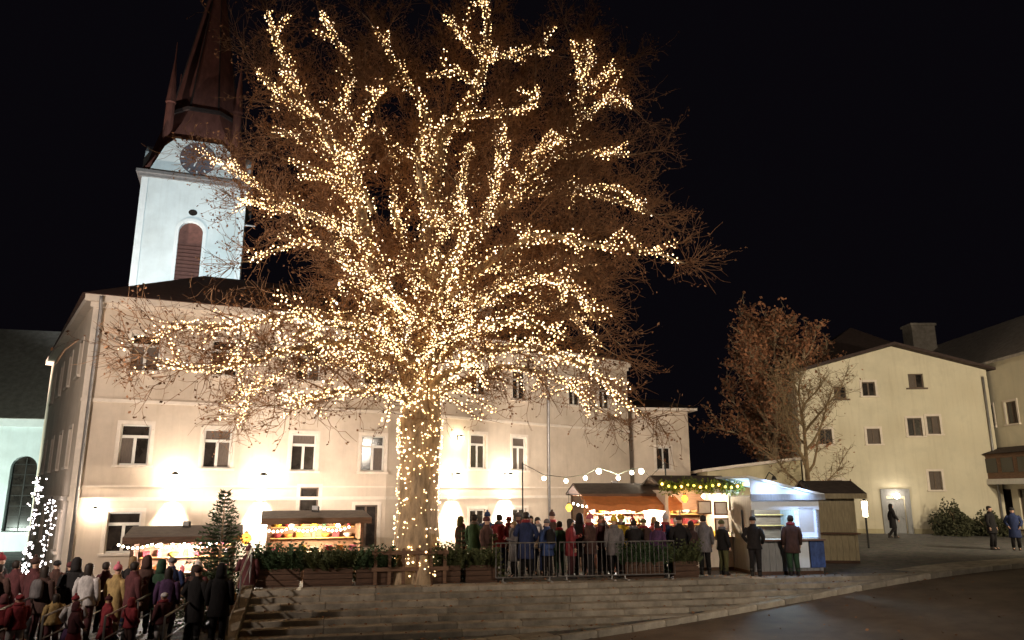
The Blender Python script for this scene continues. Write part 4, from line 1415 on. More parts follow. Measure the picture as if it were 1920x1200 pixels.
# ------------------------------------------------------------------ lamps on the building
def wall_lantern(label, loc, rz, power, col=(1.0, 0.86, 0.66), down=1.0, scale=1.0):
    """lantern on a bracket: wall plate, arm, cap, glowing glass body"""
    t = thing('wall_lantern', label, 'lantern', loc, rz, 'lanterns on the pink building')
    s = scale
    MB().box(-0.07 * s, 0.07 * s, -0.03, 0.0, -0.16 * s, 0.16 * s).build('wall_plate', 'iron', t)
    MB().tube([(0, -0.02, 0.05 * s), (0, -0.2 * s, 0.16 * s), (0, -0.42 * s, 0.14 * s)], 0.018, 6).build('arm', 'iron', t)
    MB().loft([(0, -0.42 * s, 0.04 * s, 0.15 * s, 0.15 * s), (0, -0.42 * s, 0.08 * s, 0.14 * s, 0.14 * s), (0, -0.42 * s, 0.16 * s, 0.03 * s, 0.03 * s)]).build('cap', 'iron', t)
    MB().loft([(0, -0.42 * s, -0.30 * s, 0.05 * s, 0.05 * s), (0, -0.42 * s, -0.24 * s, 0.09 * s, 0.09 * s), (0, -0.42 * s, 0.04 * s, 0.13 * s, 0.13 * s)]).build('glass', 'lantern_glow', t, smooth=True)
    lamp('lantern_light', 'POINT', t, (0, -0.34 * s, 0.02), power, col, 0.14)
    if down:
        lamp('downlight', 'SPOT', t, (0, -0.36 * s, -0.34 * s), power * 11.0 * down, col, 0.06, (0, -0.10, -3.0), 62, 1.0)
    return t


def wp(s, z, seg='A', y=0.0):
    """world point on the pink facade"""
    if seg == 'A':
        lx, ly = s, y
    else:
        lx, ly = B_of(s, y)
    c_, s_ = math.cos(R(24)), math.sin(R(24))
    return (-15.0 + lx * c_ - ly * s_, 26.05 + lx * s_ + ly * c_, z)


wall_lantern('wall lantern above the brown roofed stall, left of the tall fir', wp(3.19, 3.0), R(24), 330)
wall_lantern('wall lantern between the tall fir and the grey roofed stall', wp(6.19, 3.0), R(24), 400, (1.0, 0.90, 0.74))
wall_lantern('small wall lantern beside the lowest left window of the pink building', wp(0.80, 1.86), R(24), 110, (1.0, 0.82, 0.62), 0, 0.7)
wall_lantern('wall lantern just right of the lit trunk', wp(3.3, 3.1, 'B'), R(42), 420)
wall_lantern('wall lantern below the two narrow windows right of the trunk', wp(6.3, 3.15, 'B'), R(42), 560, (1.0, 0.92, 0.8))
wall_lantern('small wall lantern high beside a narrow window right of the trunk', wp(3.55, 4.75, 'B'), R(42), 70, (1.0, 0.84, 0.5), 0, 0.7)


# ------------------------------------------------------------------ market stalls
def stall(label, loc, rz, w, d, h, wallm, roofm, glow, power, roof='gable', rise=0.3, oh=0.25, counter=1.0, front=True, lampz=None, postm=None):
    """wooden hut: floor, posts, planked counter, walls, shelf, roof, lamp"""
    t = thing('market_stall', label, 'market stall', loc, rz, 'market stalls')
    postm = postm or wallm
    MB().box(-w / 2, w / 2, -d / 2, d / 2, 0, 0.1).build('floor', 'wood_dark', t)
    pm_ = MB().box(-0.05, 0.05, -0.05, 0.05, 0.1, h).mesh('post')
    for x in (-w / 2 + 0.05, w / 2 - 0.05):
        for y in (-d / 2 + 0.05, d / 2 - 0.05):
            link('post', pm_, postm, t, (x, y, 0))
    np_ = int((w - 0.2) / 0.2)
    pw = (w - 0.2) / np_
    pl = MB().box(0.004, pw - 0.004, -0.012, 0.012, 0.1, counter).mesh('plank')
    for i in range(np_):
        link('plank', pl, wallm, t, (-w / 2 + 0.1 + i * pw, -d / 2 + 0.04, 0))
    MB().box(-w / 2 - 0.05, w / 2 + 0.05, -d / 2 - 0.18, -d / 2 + 0.3, counter + 0.001, counter + 0.05).build('counter', 'wood_brown', t)
    MB().box(-w / 2 + 0.1, w / 2 - 0.1, d / 2 - 0.06, d / 2 - 0.03, 0.1, h).build('back_wall', 'wood_brown', t)
    for x in (-1, 1):
        xx = x * (w / 2 - 0.05)
        MB().box(xx - 0.02, xx + 0.02, -d / 2 + 0.1, d / 2 - 0.1, 0.1, h - 0.02).build('side_wall', wallm, t)
    for z in (counter + 0.35, counter + 0.7):
        MB().box(-w / 2 + 0.12, w / 2 - 0.12, d / 2 - 0.32, d / 2 - 0.07, z, z + 0.03).build('shelf', 'wood_ochre', t)
    x0, x1, y0, y1 = -w / 2 - oh, w / 2 + oh, -d / 2 - oh - 0.1, d / 2 + oh
    th = 0.07
    if roof == 'gable':       # ridge along x
        r_ = MB().prism_x([(y0, h), ((y0 + y1) / 2, h + rise), (y1, h), (y1, h + th), ((y0 + y1) / 2, h + rise + th), (y0, h + th)], x0, x1)
    elif roof == 'pent_right':
        r_ = MB().prism([(x0, h + rise), (x1, h), (x1, h + th), (x0, h + rise + th)], y0, y1)
        MB().prism([(-w / 2, h - 0.42), (w / 2, h - 0.42), (w / 2, h - 0.02 + rise * oh / (w + 2 * oh)), (-w / 2, h + rise * 0.93)], -d / 2 - 0.04, -d / 2 - 0.001).build('front_gable', 'paint_white', t)
    else:                     # pent, falling to the front
        r_ = MB().prism_x([(y0, h), (y1, h + rise), (y1, h + rise + th), (y0, h + th)], x0, x1)
    rf_ = r_.build('roof', roofm, t)
    MB().box(x0, x1, y0 - 0.03, y0 - 0.001, h - 0.12, h + 0.06).build('fascia', postm if roof != 'pent_right' else 'wood_grey', rf_)
    lz = lampz or h - 0.22
    for x in ((-w / 4, w / 4) if w > 2 else (0,)):
        b_ = MB().sphere((x, -0.1, lz), 0.07).build('bulb', glow, t, smooth=True)
        MB().tube([(x, -0.1, lz + 0.06), (x, -0.1, h)], 0.008, 4).build('cord', 'wire', b_)
    e = {'globe_glow': (1.0, 0.80, 0.55), 'cool_glow': (0.50, 0.80, 1.0), 'amber_glow': (1.0, 0.58, 0.22), 'lantern_glow': (1.0, 0.88, 0.80)}[glow]
    lamp('stall_light', 'POINT', t, (0, -0.25, lz - 0.1), power, e, 0.15)
    return t


st1 = stall('brown roofed stall behind the tall fir at the left', (-10.15, 24.2, G(-10.15, 24.2)), R(20), 2.9, 1.8, 2.02, 'wood_dark', 'roof_felt', 'lantern_glow', 900, 'pent', 0.22, 0.2)
st2 = stall('grey roofed stall with an orange lamp left of the trunk', (-6.35, 24.9, G(-6.35, 24.9)), R(18), 2.9, 1.8, 2.0, 'wood_brown', 'roof_grey_felt', 'globe_glow', 480, 'pent', 0.16, 0.2)
st3 = stall('wide bright stall under the orange awning', (3.75, 27.0, G(3.75, 27.0)), R(8), 3.0, 2.0, 2.35, 'wood_brown', 'roof_felt', 'lantern_glow', 1500, 'gable', 0.35, 0.15)
st4 = stall('cream framed stall decked with a green garland', (5.95, 26.2, G(5.95, 26.2)), R(10), 2.3, 2.0, 2.55, 'paint_cream', 'roof_felt', 'globe_glow', 300, 'gable', 0.4, 0.15)
st5 = stall('grey hut lit blue white inside with a poster wall', (8.35, 25.2, G(8.35, 25.2)), R(9), 2.25, 2.3, 2.35, 'wood_grey', 'paint_white', 'cool_glow', 220, 'pent_right', 0.55, 0.12)
st6 = stall('olive wooden hut with a dark roof, rightmost of the stalls', (11.7, 28.6, G(11.7, 28.6)), R(-4), 1.3, 2.0, 2.35, 'wood_olive', 'roof_felt', 'amber_glow', 2, 'gable', 0.45, 0.3)
for ch in list(st6.children):
    if ch.name.startswith('counter'):
        pass
# closed shutter on the olive hut
MB().box(-0.56, 0.56, -0.99, -0.96, 1.06, 2.3).build('shutter', 'wood_olive', st6)

# orange awning of the middle stall
aw_ = MB()
nseg = 12
for i in range(nseg):
    x0, x1 = -1.6 + 3.2 * i / nseg, -1.6 + 3.2 * (i + 1) / nseg
    sag0, sag1 = 0.03 * math.sin(i * 1.7), 0.03 * math.sin((i + 1) * 1.7)
    aw_.add([(x0, -1.05, 2.42), (x1, -1.05, 2.42), (x1, -1.95, 2.06 + sag1), (x0, -1.95, 2.06 + sag0), (x1, -1.96, 1.88 + sag1), (x0, -1.96, 1.88 + sag0)], [(0, 3, 2, 1), (3, 5, 4, 2)])
aw_.build('awning', 'awning_orange', st3)
for x in (-1.5, 1.5):
    MB().tube([(x, -1.9, 0.0), (x, -1.9, 2.06)], 0.025, 6).build('awning_pole', 'steel', st3)
# posters on the grey hut (flat print) and its sign board
for i, (x, z0, z1, m_) in enumerate(((0.42, 0.2, 1.02, 'paint_white'), (0.95, 0.2, 1.02, 'cloth_blue'), (0.68, 1.25, 2.0, 'paint_white'))):
    MB().box(x - 0.24, x + 0.24, -1.19, -1.165, z0, z1).build('poster', m_, st5)
pp_ = MB().box(0.33, 1.07, -1.15, -1.12, 1.1, 1.9).build('display_panel', 'cool_glow', st5)
MATS['panel_glow'] = mat('panel_glow', (0.6, 0.65, 0.75), 0.4, 0.3, 6, emit=(0.45, 0.62, 1.0), estr=0.9)
pp_.material_slots[0].material = MATS['panel_glow']
# two gooseneck lamps added to light the white gable bluish
for x in (-0.6, 0.45):
    z = 2.62 if x > 0 else 2.85
    gl_ = MB().tube([(x, -1.16, z), (x, -1.45, z + 0.22), (x, -1.72, z + 0.12)], 0.015, 6).build('added_gooseneck', 'iron', st5)
    MB().loft([(x, -1.74, z - 0.02, 0.09, 0.09), (x, -1.74, z + 0.1, 0.04, 0.04)]).build('lamp_shade', 'iron', gl_)
    lamp('added_gable_light', 'SPOT', st5, (x, -1.74, z - 0.03), 75, (0.42, 0.62, 1.0), 0.05, (x, -1.1, z - 0.75), 130, 0.8)
# side hatch in the grey wall
MB().box(-1.16, -1.13, -0.5, 0.5, 1.2, 1.9).build('side_hatch', 'wood_grey', st5)
# framed boards and hearts on the cream stall
for i, (x, z) in enumerate(((0.72, 1.95), (0.72, 1.42), (0.15, 1.98))):
    fr_ = MB().box(x - 0.24, x + 0.24, -1.10, -1.07, z - 0.22, z + 0.22).build('picture_frame', 'wood_brown', st4)
    MB().box(x - 0.19, x + 0.19, -1.115, -1.101, z - 0.17, z + 0.17).build('picture', 'paint_cream', fr_)
# green garland along the roof of the cream stall
gq = random.Random(77)
gar = thing('garland', 'yellow green leafy garland along the roof edge of the cream stall', 'garland', (5.95, 26.2, G(5.95, 26.2)), R(10))
gm = MB()
for i in range(1500):
    f = gq.random()
    x = -1.45 + 2.9 * f
    z = 2.72 - 0.10 * math.sin(math.pi * ((f * 3) % 1)) + gq.gauss(0, 0.10)
    p = Vector((x, -1.33 + gq.gauss(0, 0.08), z))
    u = Vector((gq.gauss(0, 1), gq.gauss(0, 1), gq.gauss(0, 1))).normalized()
    w = u.cross(Vector((gq.gauss(0, 1), gq.gauss(0, 1), gq.gauss(0, 1)))).normalized()
    gm.add([tuple(p - u * .06), tuple(p + w * .025), tuple(p + u * .06), tuple(p - w * .025)], [(0, 1, 2, 3)])
tag(gm.build('sprigs', 'garland', gar), kind='stuff')
for i in range(14):
    x = -1.4 + 2.8 * i / 13
    MB().sphere((x, -1.44, 2.72 - 0.10 * math.sin(math.pi * ((i / 13 * 3) % 1))), 0.045).build('bulb', 'amber_glow' if i % 3 == 0 else 'yellow_glow', gar, smooth=True)

# goods on the counters and shelves: each jar, bowl or box its own thing
jar = MB().loft([(0, 0, 0, 0.06, 0.06), (0, 0, 0.12, 0.065, 0.065), (0, 0, 0.16, 0.045, 0.045), (0, 0, 0.2, 0.048, 0.048)]).mesh('jar')
bowl = MB().loft([(0, 0, 0, 0.06, 0.06), (0, 0, 0.05, 0.12, 0.12), (0, 0, 0.12, 0.15, 0.15), (0, 0, 0.13, 0.10, 0.10)]).mesh('bowl')
boxm = MB().cbox(-0.1, 0.1, -0.07, 0.07, 0, 0.18, 0.01).mesh('gift_box')
GOODS = ['red', 'yellow', 'orange', 'ochre', 'pale', 'pink', 'green']
gr2 = random.Random(9)
nth = ['first', 'second', 'third', 'fourth', 'fifth', 'sixth', 'seventh', 'eighth', 'ninth', 'tenth', 'eleventh', 'twelfth', 'thirteenth', 'fourteenth', 'fifteenth']
for st_, where, w, d, h in ((st1, 'brown roofed stall', 2.9, 1.8, 1.0), (st2, 'grey roofed stall', 2.9, 1.8, 1.0), (st3, 'orange awning stall', 3.0, 2.0, 1.0), (st4, 'cream framed stall', 2.3, 2.0, 1.0)):
    for row, (yy, zz, rown) in enumerate(((-d / 2 + 0.02, h + 0.051, 'counter'), (d / 2 - 0.2, h + 0.381, 'lower shelf'), (d / 2 - 0.2, h + 0.731, 'upper shelf'))):
        nn = 7
        for i in range(nn):
            x = -w / 2 + 0.3 + (w - 0.6) * i / (nn - 1) + gr2.uniform(-0.04, 0.04)
            me, nm = gr2.choice(((jar, 'jar'), (bowl, 'bowl'), (boxm, 'gift_box')))
            c = gr2.choice(GOODS)
            o = link(nm, me, 'cloth_' + c, None)
            rzz = st_.rotation_euler[2]
            c_, s_ = math.cos(rzz), math.sin(rzz)
            o.location = (st_.location.x + x * c_ - yy * s_, st_.location.y + x * s_ + yy * c_, st_.location.z + zz)
            o.rotation_euler = (0, 0, rzz + gr2.uniform(-0.4, 0.4))
            cn = {'pale': 'white'}.get(c, c)
            tag(o, '%s %s, %s from left on the %s, %s' % (cn, nm.replace('_', ' '), nth[i], rown, where), nm.replace('_', ' '), 'goods on the ' + where)

# amber star lamp hanging at the left of the grey roofed stall, yellow ones by the awning
def star_lamp(label, loc, r_, m_, power, col, drop=0.5, n=5):
    t = thing('paper_lantern', label, 'paper lantern', loc, 0.15, 'paper lanterns')
    pr_ = [(0, 0, -r_ + 2 * r_ * i / 14, *[max(0.05, r_ * 0.92 * math.sin(math.pi * (0.06 + 0.88 * i / 14)) * (0.95 if i % 2 else 1.0))] * 2) for i in range(15)]
    MB().loft(pr_).build('shade', m_, t)
    MB().loft([(0, 0, r_ - 0.01, 0.06, 0.06), (0, 0, r_ + 0.03, 0.06, 0.06)]).build('ring', 'iron', t)
    MB().tube([(0, 0, r_), (0, 0, r_ + drop)], 0.008, 4).build('cord', 'wire', t)
    if power:
        lamp('star_light', 'POINT', t, (0, -0.3, 0), power, col, 0.12)


MATS['star_orange'] = mat('star_orange', (0.8, 0.4, 0.1), 0.5, 0.02, 3, emit=(1.0, 0.42, 0.06), estr=1.6)
MATS['star_yellow'] = mat('star_yellow', (0.8, 0.6, 0.1), 0.5, 0.02, 3, emit=(1.0, 0.66, 0.10), estr=1.4)
x, y = st2.location.x - 1.75, st2.location.y - 1.25
star_lamp('orange paper lantern at the left corner of the grey roofed stall', (x, y, st2.location.z + 1.45), 0.19, 'star_orange', 12, (1, 0.5, 0.12))
star_lamp('yellow paper lantern at the left corner of the orange awning', (1.9, 25.7, 1.95), 0.13, 'star_yellow', 8, (1, 0.7, 0.2))
star_lamp('orange paper lantern under the garland of the cream stall', (5.6, 24.9, 2.25), 0.13, 'star_orange', 8, (1, 0.5, 0.12))

# festoon of globe bulbs over the middle stalls
fs = thing('festoon', 'festoon of white globe bulbs on poles over the orange awning stall', 'festoon', (0, 0, 0))
fp = [(1.2, 28.6, 2.95), (2.0, 28.3, 2.85), (2.7, 28.1, 2.95), (3.2, 28.1, 3.2), (3.9, 28.0, 2.95), (4.4, 28.0, 3.15), (4.75, 28.0, 3.2), (5.05, 27.9, 2.85)]
MB().tube([(0.4, 28.8, 3.5)] + [(a, b, c + 0.13) for a, b, c in fp] + [(5.6, 27.8, 3.5)], 0.01, 4).build('cable', 'wire', fs)
for x, y in ((0.4, 28.8), (5.6, 27.8)):
    MB().tube([(x, y, 0), (x, y, 3.55)], 0.03, 6).build('pole', 'iron', fs)
for i, (a, b, c) in enumerate(fp):
    MB().sphere((a, b, c), 0.075 if i not in (3, 6) else 0.10, 10, 7).build('globe', 'globe_glow', fs, smooth=True)
for a in (2.6, 4.6):
    lamp('globe_light', 'POINT', fs, (a, 27.8, 2.95), 110, (1.0, 0.84, 0.62), 0.2)

# more chains of small warm bulbs hung along the stall fronts
for i, (x0, y0, x1, y1, z, lb) in enumerate(((2.0, 25.05, 5.1, 25.45, 2.12, 'chain of small warm bulbs along the front of the orange awning'), (-11.5, 22.75, -9.0, 23.65, 0.98, 'chain of small warm bulbs along the brown stall roof'),
                                              (-7.6, 23.4, -5.1, 24.2, 1.42, 'chain of small warm bulbs along the grey stall roof'))):
    ch = thing('bulb_chain', lb, 'light chain', (x0, y0, z), 0, 'light chains on the stalls')
    n_ = 22
    pts = [(f * (x1 - x0), f * (y1 - y0), -0.10 * math.sin(math.pi * ((f * 3) % 1.0))) for f in np.linspace(0, 1, n_)]
    MB().tube(pts, 0.006, 4, False).build('cable', 'wire', ch)
    for p in pts:
        MB().sphere((p[0], p[1], p[2] - 0.03), 0.035 if i < 3 else 0.06, 7, 5).build('bulb', 'globe_glow', ch, smooth=True)

# rail fence round the foot of the tree
rf2 = thing('rail_fence', 'low pale wooden rail fence in front of the lit trunk', 'fence', (*on_edge(4.05, 0.35), 0.0), R(11.6))
for x in np.linspace(-0.95, 0.95, 6):
    MB().cbox(x - 0.045, x + 0.045, -0.045, 0.045, 0, 0.95, 0.02).build('post', 'wood_brown', rf2)
for z in (0.35, 0.78):
    MB().box(-1.05, 1.05, -0.07, -0.047, z, z + 0.1).build('rail', 'wood_brown', rf2)

# slim post wound with icy lights at the left edge of the pink building
ip = thing('lit_post', 'slim post wound with icy white lights at the left corner of the pink building', 'light post', (-16.75, 27.0, -0.9))
MB().tube([(0, 0, 0), (0, 0, 3.9)], [0.05, 0.03], 8).build('post', 'iron', ip)
MB().tube([(0.55, 0.1, 0), (0.5, 0.1, 3.2)], [0.04, 0.03], 8).build('post', 'iron', ip)
ir = random.Random(4)
ipts = [(ir.gauss(0, 0.09), ir.gauss(0, 0.09), ir.uniform(0.1, 3.85)) for _ in range(150)] + [(0.52 + ir.gauss(0, 0.08), 0.1 + ir.gauss(0, 0.08), ir.uniform(0.1, 3.1)) for _ in range(90)]
for p in ipts:
    link('bulb', one, 'icy_bulb', ip, p, scale=(1.15, 1.15, 1.15))

# ------------------------------------------------------------------ barriers, handrails, barrel
def barrier(label, loc, rz, w=2.0, h=1.05):
    t = thing('crowd_barrier', label, 'barrier', loc, rz, 'crowd barriers')
    MB().tube([(-w / 2, 0, 0.12), (-w / 2, 0, h), (w / 2, 0, h), (w / 2, 0, 0.12), (-w / 2, 0, 0.12)], 0.022, 6).build('frame', 'steel_dull', t, smooth=False)
    b_ = MB()
    for i in range(1, int(w / 0.14)):
        x = -w / 2 + i * 0.14
        b_.tube([(x, 0, 0.12), (x, 0, h)], 0.009, 5)
    b_.build('bars', 'steel_dull', t)
    for x in (-w / 2 + 0.2, w / 2 - 0.2):
        MB().box(x - 0.03, x + 0.03, -0.3, 0.3, 0.0, 0.025).box(x - 0.015, x + 0.015, -0.015, 0.015, 0.025, 0.12).build('foot', 'steel', t)
    return t


for i, (s, lb) in enumerate(((7.3, 'metal crowd barrier at the left end of the row above the steps'), (9.15, 'metal crowd barrier in the middle of the row above the steps'), (10.9, 'metal crowd barrier at the right end of the row above the steps'))):
    x, y = on_edge(s, 0.22)
    barrier(lb, (x, y, G(x, y) + 0.015), R(11.6), 1.75)


def handrail(label, x0, y0, x1, y1, za, zb):
    """tubular rail on posts following the slope from (x0, y0) down to (x1, y1)"""
    t = thing('handrail', label, 'handrail', (x0, y0, za), 0, 'steel handrails')
    a, b = Vector((0, 0, 0.95)), Vector((x1 - x0, y1 - y0, zb - za + 0.95))
    MB().tube([a + Vector((0, 0, -0.95)), a, b, b + Vector((0, 0, -0.95))], 0.025, 7).build('rail', 'steel', t)
    MB().tube([a + Vector((0, 0, -0.45)), b + Vector((0, 0, -0.45))], 0.016, 6).build('rail', 'steel', t)
    m_ = a.lerp(b, 0.5)
    MB().tube([m_ + Vector((0, 0, -0.95)), m_], 0.02, 6).build('post', 'steel', t)


handrail('steel handrail along the left end of the steps', -6.85, 20.5, -6.4, 17.9, 0.1, -0.9)
for i, (x, lb) in enumerate(((-7.35, 'slanting steel rail next to the left end of the steps'), (-8.6, 'slanting steel rail in front of the tall fir'), (-9.9, 'slanting steel rail in the middle of the children'), (-11.2, 'leftmost slanting steel rail in the left crowd'))):
    handrail(lb, x, 19.6, x + 0.1, 16.6, -0.75, -1.02)

# wooden barrel at the left end of the planters
br = thing('barrel', 'upright ochre wooden barrel at the left end of the planters', 'barrel', (-7.28, 20.05, G(-7.28, 20.05)))
n = 16
for i in range(n):
    a0, a1 = 2 * math.pi * i / n, 2 * math.pi * (i + 0.94) / n
    v, f = [], []
    zz = [0.0, 0.2, 0.42, 0.65, 0.85]
    rr_ = [0.27, 0.32, 0.34, 0.32, 0.27]
    for z, r_ in zip(zz, rr_):
        v += [(r_ * math.cos(a0), r_ * math.sin(a0), z), (r_ * math.cos(a1), r_ * math.sin(a1), z)]
    f = [(2 * k, 2 * k + 1, 2 * k + 3, 2 * k + 2) for k in range(4)]
    MB().add(v, f).build('stave', 'wood_ochre', br)
for z, r_ in ((0.16, 0.316), (0.68, 0.32)):
    MB().tube([(r_ * math.cos(a), r_ * math.sin(a), z) for a in np.linspace(0, 2 * math.pi, 21)], 0.014, 5, False).build('hoop', 'iron', br)
MB().loft([(0, 0, 0.79, 0.27, 0.27), (0, 0, 0.82, 0.27, 0.27)]).build('lid', 'wood_ochre', br)

# pale post by the bushes and the lamp over the cream house's door
ps = thing('bollard_post', 'slim pale post right of the bushes by the cream house', 'post', (25.4, 38.0, 0.05))
MB().tube([(0, 0, 0), (0, 0, 1.5)], 0.06, 8).build('shaft', 'frame_white', ps)
MB().sphere((0, 0, 1.54), 0.09).build('cap', 'frame_white', ps)
dl = thing('door_lamp', 'small white lamp beside the door of the cream house', 'lamp', (22.28, 44.58, 2.2), math.atan2(-1.3, 10.9))
MB().box(-0.06, 0.06, -0.1, 0.0, -0.1, 0.1).build('bracket', 'iron', dl)
MB().sphere((0, -0.2, 0.0), 0.16, 10, 7).build('globe', 'lantern_glow', dl, smooth=True)
lamp('door_light', 'POINT', dl, (0, -0.5, 0), 14, (1, 0.92, 0.8), 0.1)
wl_ = thing('shed_lamp', 'slim upright lamp glowing right of the olive hut', 'lamp', (15.35, 33.5, 0.05))
MB().tube([(0, 0, 0), (0, 0, 1.35)], 0.045, 8).build('post', 'iron', wl_)
MB().tube([(0, 0, 1.35), (0, 0, 2.0)], [0.09, 0.11], 10).build('glass', 'globe_glow', wl_)
MB().loft([(0, 0, 2.0, 0.15, 0.15), (0, 0, 2.1, 0.03, 0.03)]).build('cap', 'iron', wl_)


# dry leaves blown over the steps and the paving
fq = random.Random(3)
fl = MB()
for _ in range(2600):
    x, y = fq.uniform(-14, 14), fq.uniform(15.5, 24.5)
    ql = (y - edge_y(x)) * SD[0]
    sl_ = (x - E0[0]) * SD[0] + (y - E0[1]) * SD[1]
    z = ground_z(x, y)
    if -2.45 < ql < 0.0 and sl_ > 0:
        z = max(z, -0.13 * int(-ql / 0.35))
    side = (x - K0[0]) * KN[0] + (y - K0[1]) * KN[1]
    if side < 0.1 and fq.random() < 0.85:
        continue
    if side < 0.1:
        z = street_z(x, y) - 0.11
    a = fq.uniform(0, 6.28)
    s_ = fq.uniform(0.03, 0.06)
    u = Vector((math.cos(a) * s_, math.sin(a) * s_, fq.uniform(0, 0.02)))
    w = Vector((-math.sin(a) * s_ * 0.6, math.cos(a) * s_ * 0.6, fq.uniform(0, 0.02)))
    p = Vector((x, y, z + 0.016))
    fl.add([tuple(p - u), tuple(p + w), tuple(p + u), tuple(p - w)], [(0, 1, 2, 3)])
tag(fl.build('fallen_leaves', 'leaf_brown'), 'brown fallen leaves scattered over the steps and paving', 'leaves', kind='stuff')

# ------------------------------------------------------------------ street lamps and floodlights, several of them added as fill light
def street_lamp(label, loc, aim, h, power, col, cone=150):
    t = thing('street_lamp', label, 'street lamp', loc, 0, 'street lamps')
    d = Vector((aim[0] - loc[0], aim[1] - loc[1], 0)).normalized()
    MB().tube([(0, 0, 0), (0, 0, h * 0.3), (0, 0, h)], [0.11, 0.08, 0.05], 10).build('pole', 'iron', t)
    MB().tube([(0, 0, h), tuple(d * 0.5 + Vector((0, 0, h + 0.25))), tuple(d * 1.1 + Vector((0, 0, h + 0.3)))], 0.04, 8).build('arm', 'iron', t)
    c = d * 1.35 + Vector((0, 0, h + 0.28))
    hd = MB().sphere(tuple(c), 0.24, 10, 6, 0.45).build('head', 'iron', t)
    MB().sphere(tuple(c - Vector((0, 0, 0.05))), 0.17, 10, 6, 0.5).build('diffuser', 'globe_glow', t)
    lamp('street_light', 'SPOT', t, tuple(c - Vector((0, 0, 0.2))), power, col, 0.2, tuple(Vector(aim) - Vector(loc)), cone, 0.9)
    return t


street_lamp('added unseen street lamp behind the left crowd', (-15.5, 9.0, -1.0), (-7.5, 29.0, 7.0), 6.5, 9500, (1.0, 0.86, 0.74), 94)  # added out of view to brighten the pink facade
street_lamp('added unseen street lamp at the right on the near side of the street', (11.0, 6.5, -0.9), (3.0, 32.0, 4.5), 6.5, 5200, (1.0, 0.86, 0.70), 84)  # added out of view, lights facade, steps and road from the right
street_lamp('street lamp by the cream houses', (25.5, 24.0, 0.1), (23.0, 46.0, 6.0), 6.0, 7000, (1.0, 0.87, 0.64), 140)


street_lamp('added unseen tall lamp mast far right behind the street', (15.0, -5.0, -1.0), (27.0, 46.0, 9.0), 13.0, 24000, (1.0, 0.87, 0.66), 46)  # added out of view to reach the right-hand houses and their roof


def floodlight(label, loc, aim, power, col, cone):
    t = thing('floodlight', label, 'floodlight', loc, 0, 'floodlights')
    d = Vector(aim) - Vector(loc)
    rz = math.atan2(d.y, d.x) - math.pi / 2
    MB().box(-0.12, 0.12, -0.05, 0.05, 0, 0.03).box(-0.12, -0.10, -0.03, 0.03, 0.03, 0.16).box(0.10, 0.12, -0.03, 0.03, 0.03, 0.16).build('bracket', 'iron', t, (0, 0, 0), rz)
    MB().box(-0.098, 0.098, -0.07, 0.05, 0.06, 0.19).build('housing', 'zinc', t, (0, 0, 0), rz)
    lamp('flood_beam', 'SPOT', t, (0, 0, 0.26), power, col, 0.12, tuple(d), cone, 0.5)


for i, (lx, ly, lz, ax_, ay_, az_, pw, lb) in enumerate(((-10.4, 24.75, st1.location.z + 2.27, -9.5, 28.6, 6.5, 650, 'added facade fill light on the brown stall roof'), (-6.5, 25.5, st2.location.z + 2.2, -5.5, 30.6, 6.8, 900, 'added facade fill light on the grey stall roof'),
                                                          (3.7, 27.6, st3.location.z + 2.66, 2.5, 37.2, 6.5, 2600, 'added facade fill light on the orange awning stall roof'))):
    floodlight(lb, (lx, ly, lz), (ax_, ay_, az_), pw, (1.0, 0.87, 0.74), 125)  # fill lights added on the stall roofs to wash the facade
floodlight('floodlight aimed at the front of the church tower', (-13.94, 34.73, 11.62), (-20.9, 46.0, 17.5), 8200, (0.80, 0.94, 1.0), 62)
floodlight('floodlight aimed up the spire', (-29.0, 36.0, -0.9), (-21.2, 47.5, 31.0), 19000, (1.0, 0.80, 0.70), 30)
floodlight('floodlight aimed at the nave wall', (-29.5, 36.0, -0.9), (-28.5, 45.0, 4.0), 5200, (0.84, 1.0, 0.88), 110)

# ------------------------------------------------------------------ people
def skin_mesh(name, verts, edges, radii, root=0, sub=1):
    me = bpy.data.meshes.new(name)
    me.from_pydata(verts, edges, [])
    ob = bpy.data.objects.new(name, me)
    COL.objects.link(ob)
    ob.modifiers.new('skin', 'SKIN')
    if not me.skin_vertices:
        raise RuntimeError('no skin layer')
    for i, sv in enumerate(me.skin_vertices[0].data):
        r = radii[i]
        sv.radius = r if hasattr(r, '__len__') else (r, r)
        sv.use_root = (i == root)
    ss = ob.modifiers.new('sub', 'SUBSURF')
    ss.levels = sub
    ss.render_levels = sub
    dg = bpy.context.evaluated_depsgraph_get()
    res = bpy.data.meshes.new_from_object(ob.evaluated_get(dg))
    res.name = name
    res.polygons.foreach_set('use_smooth', [True] * len(res.polygons))
    bpy.data.objects.remove(ob)
    return res


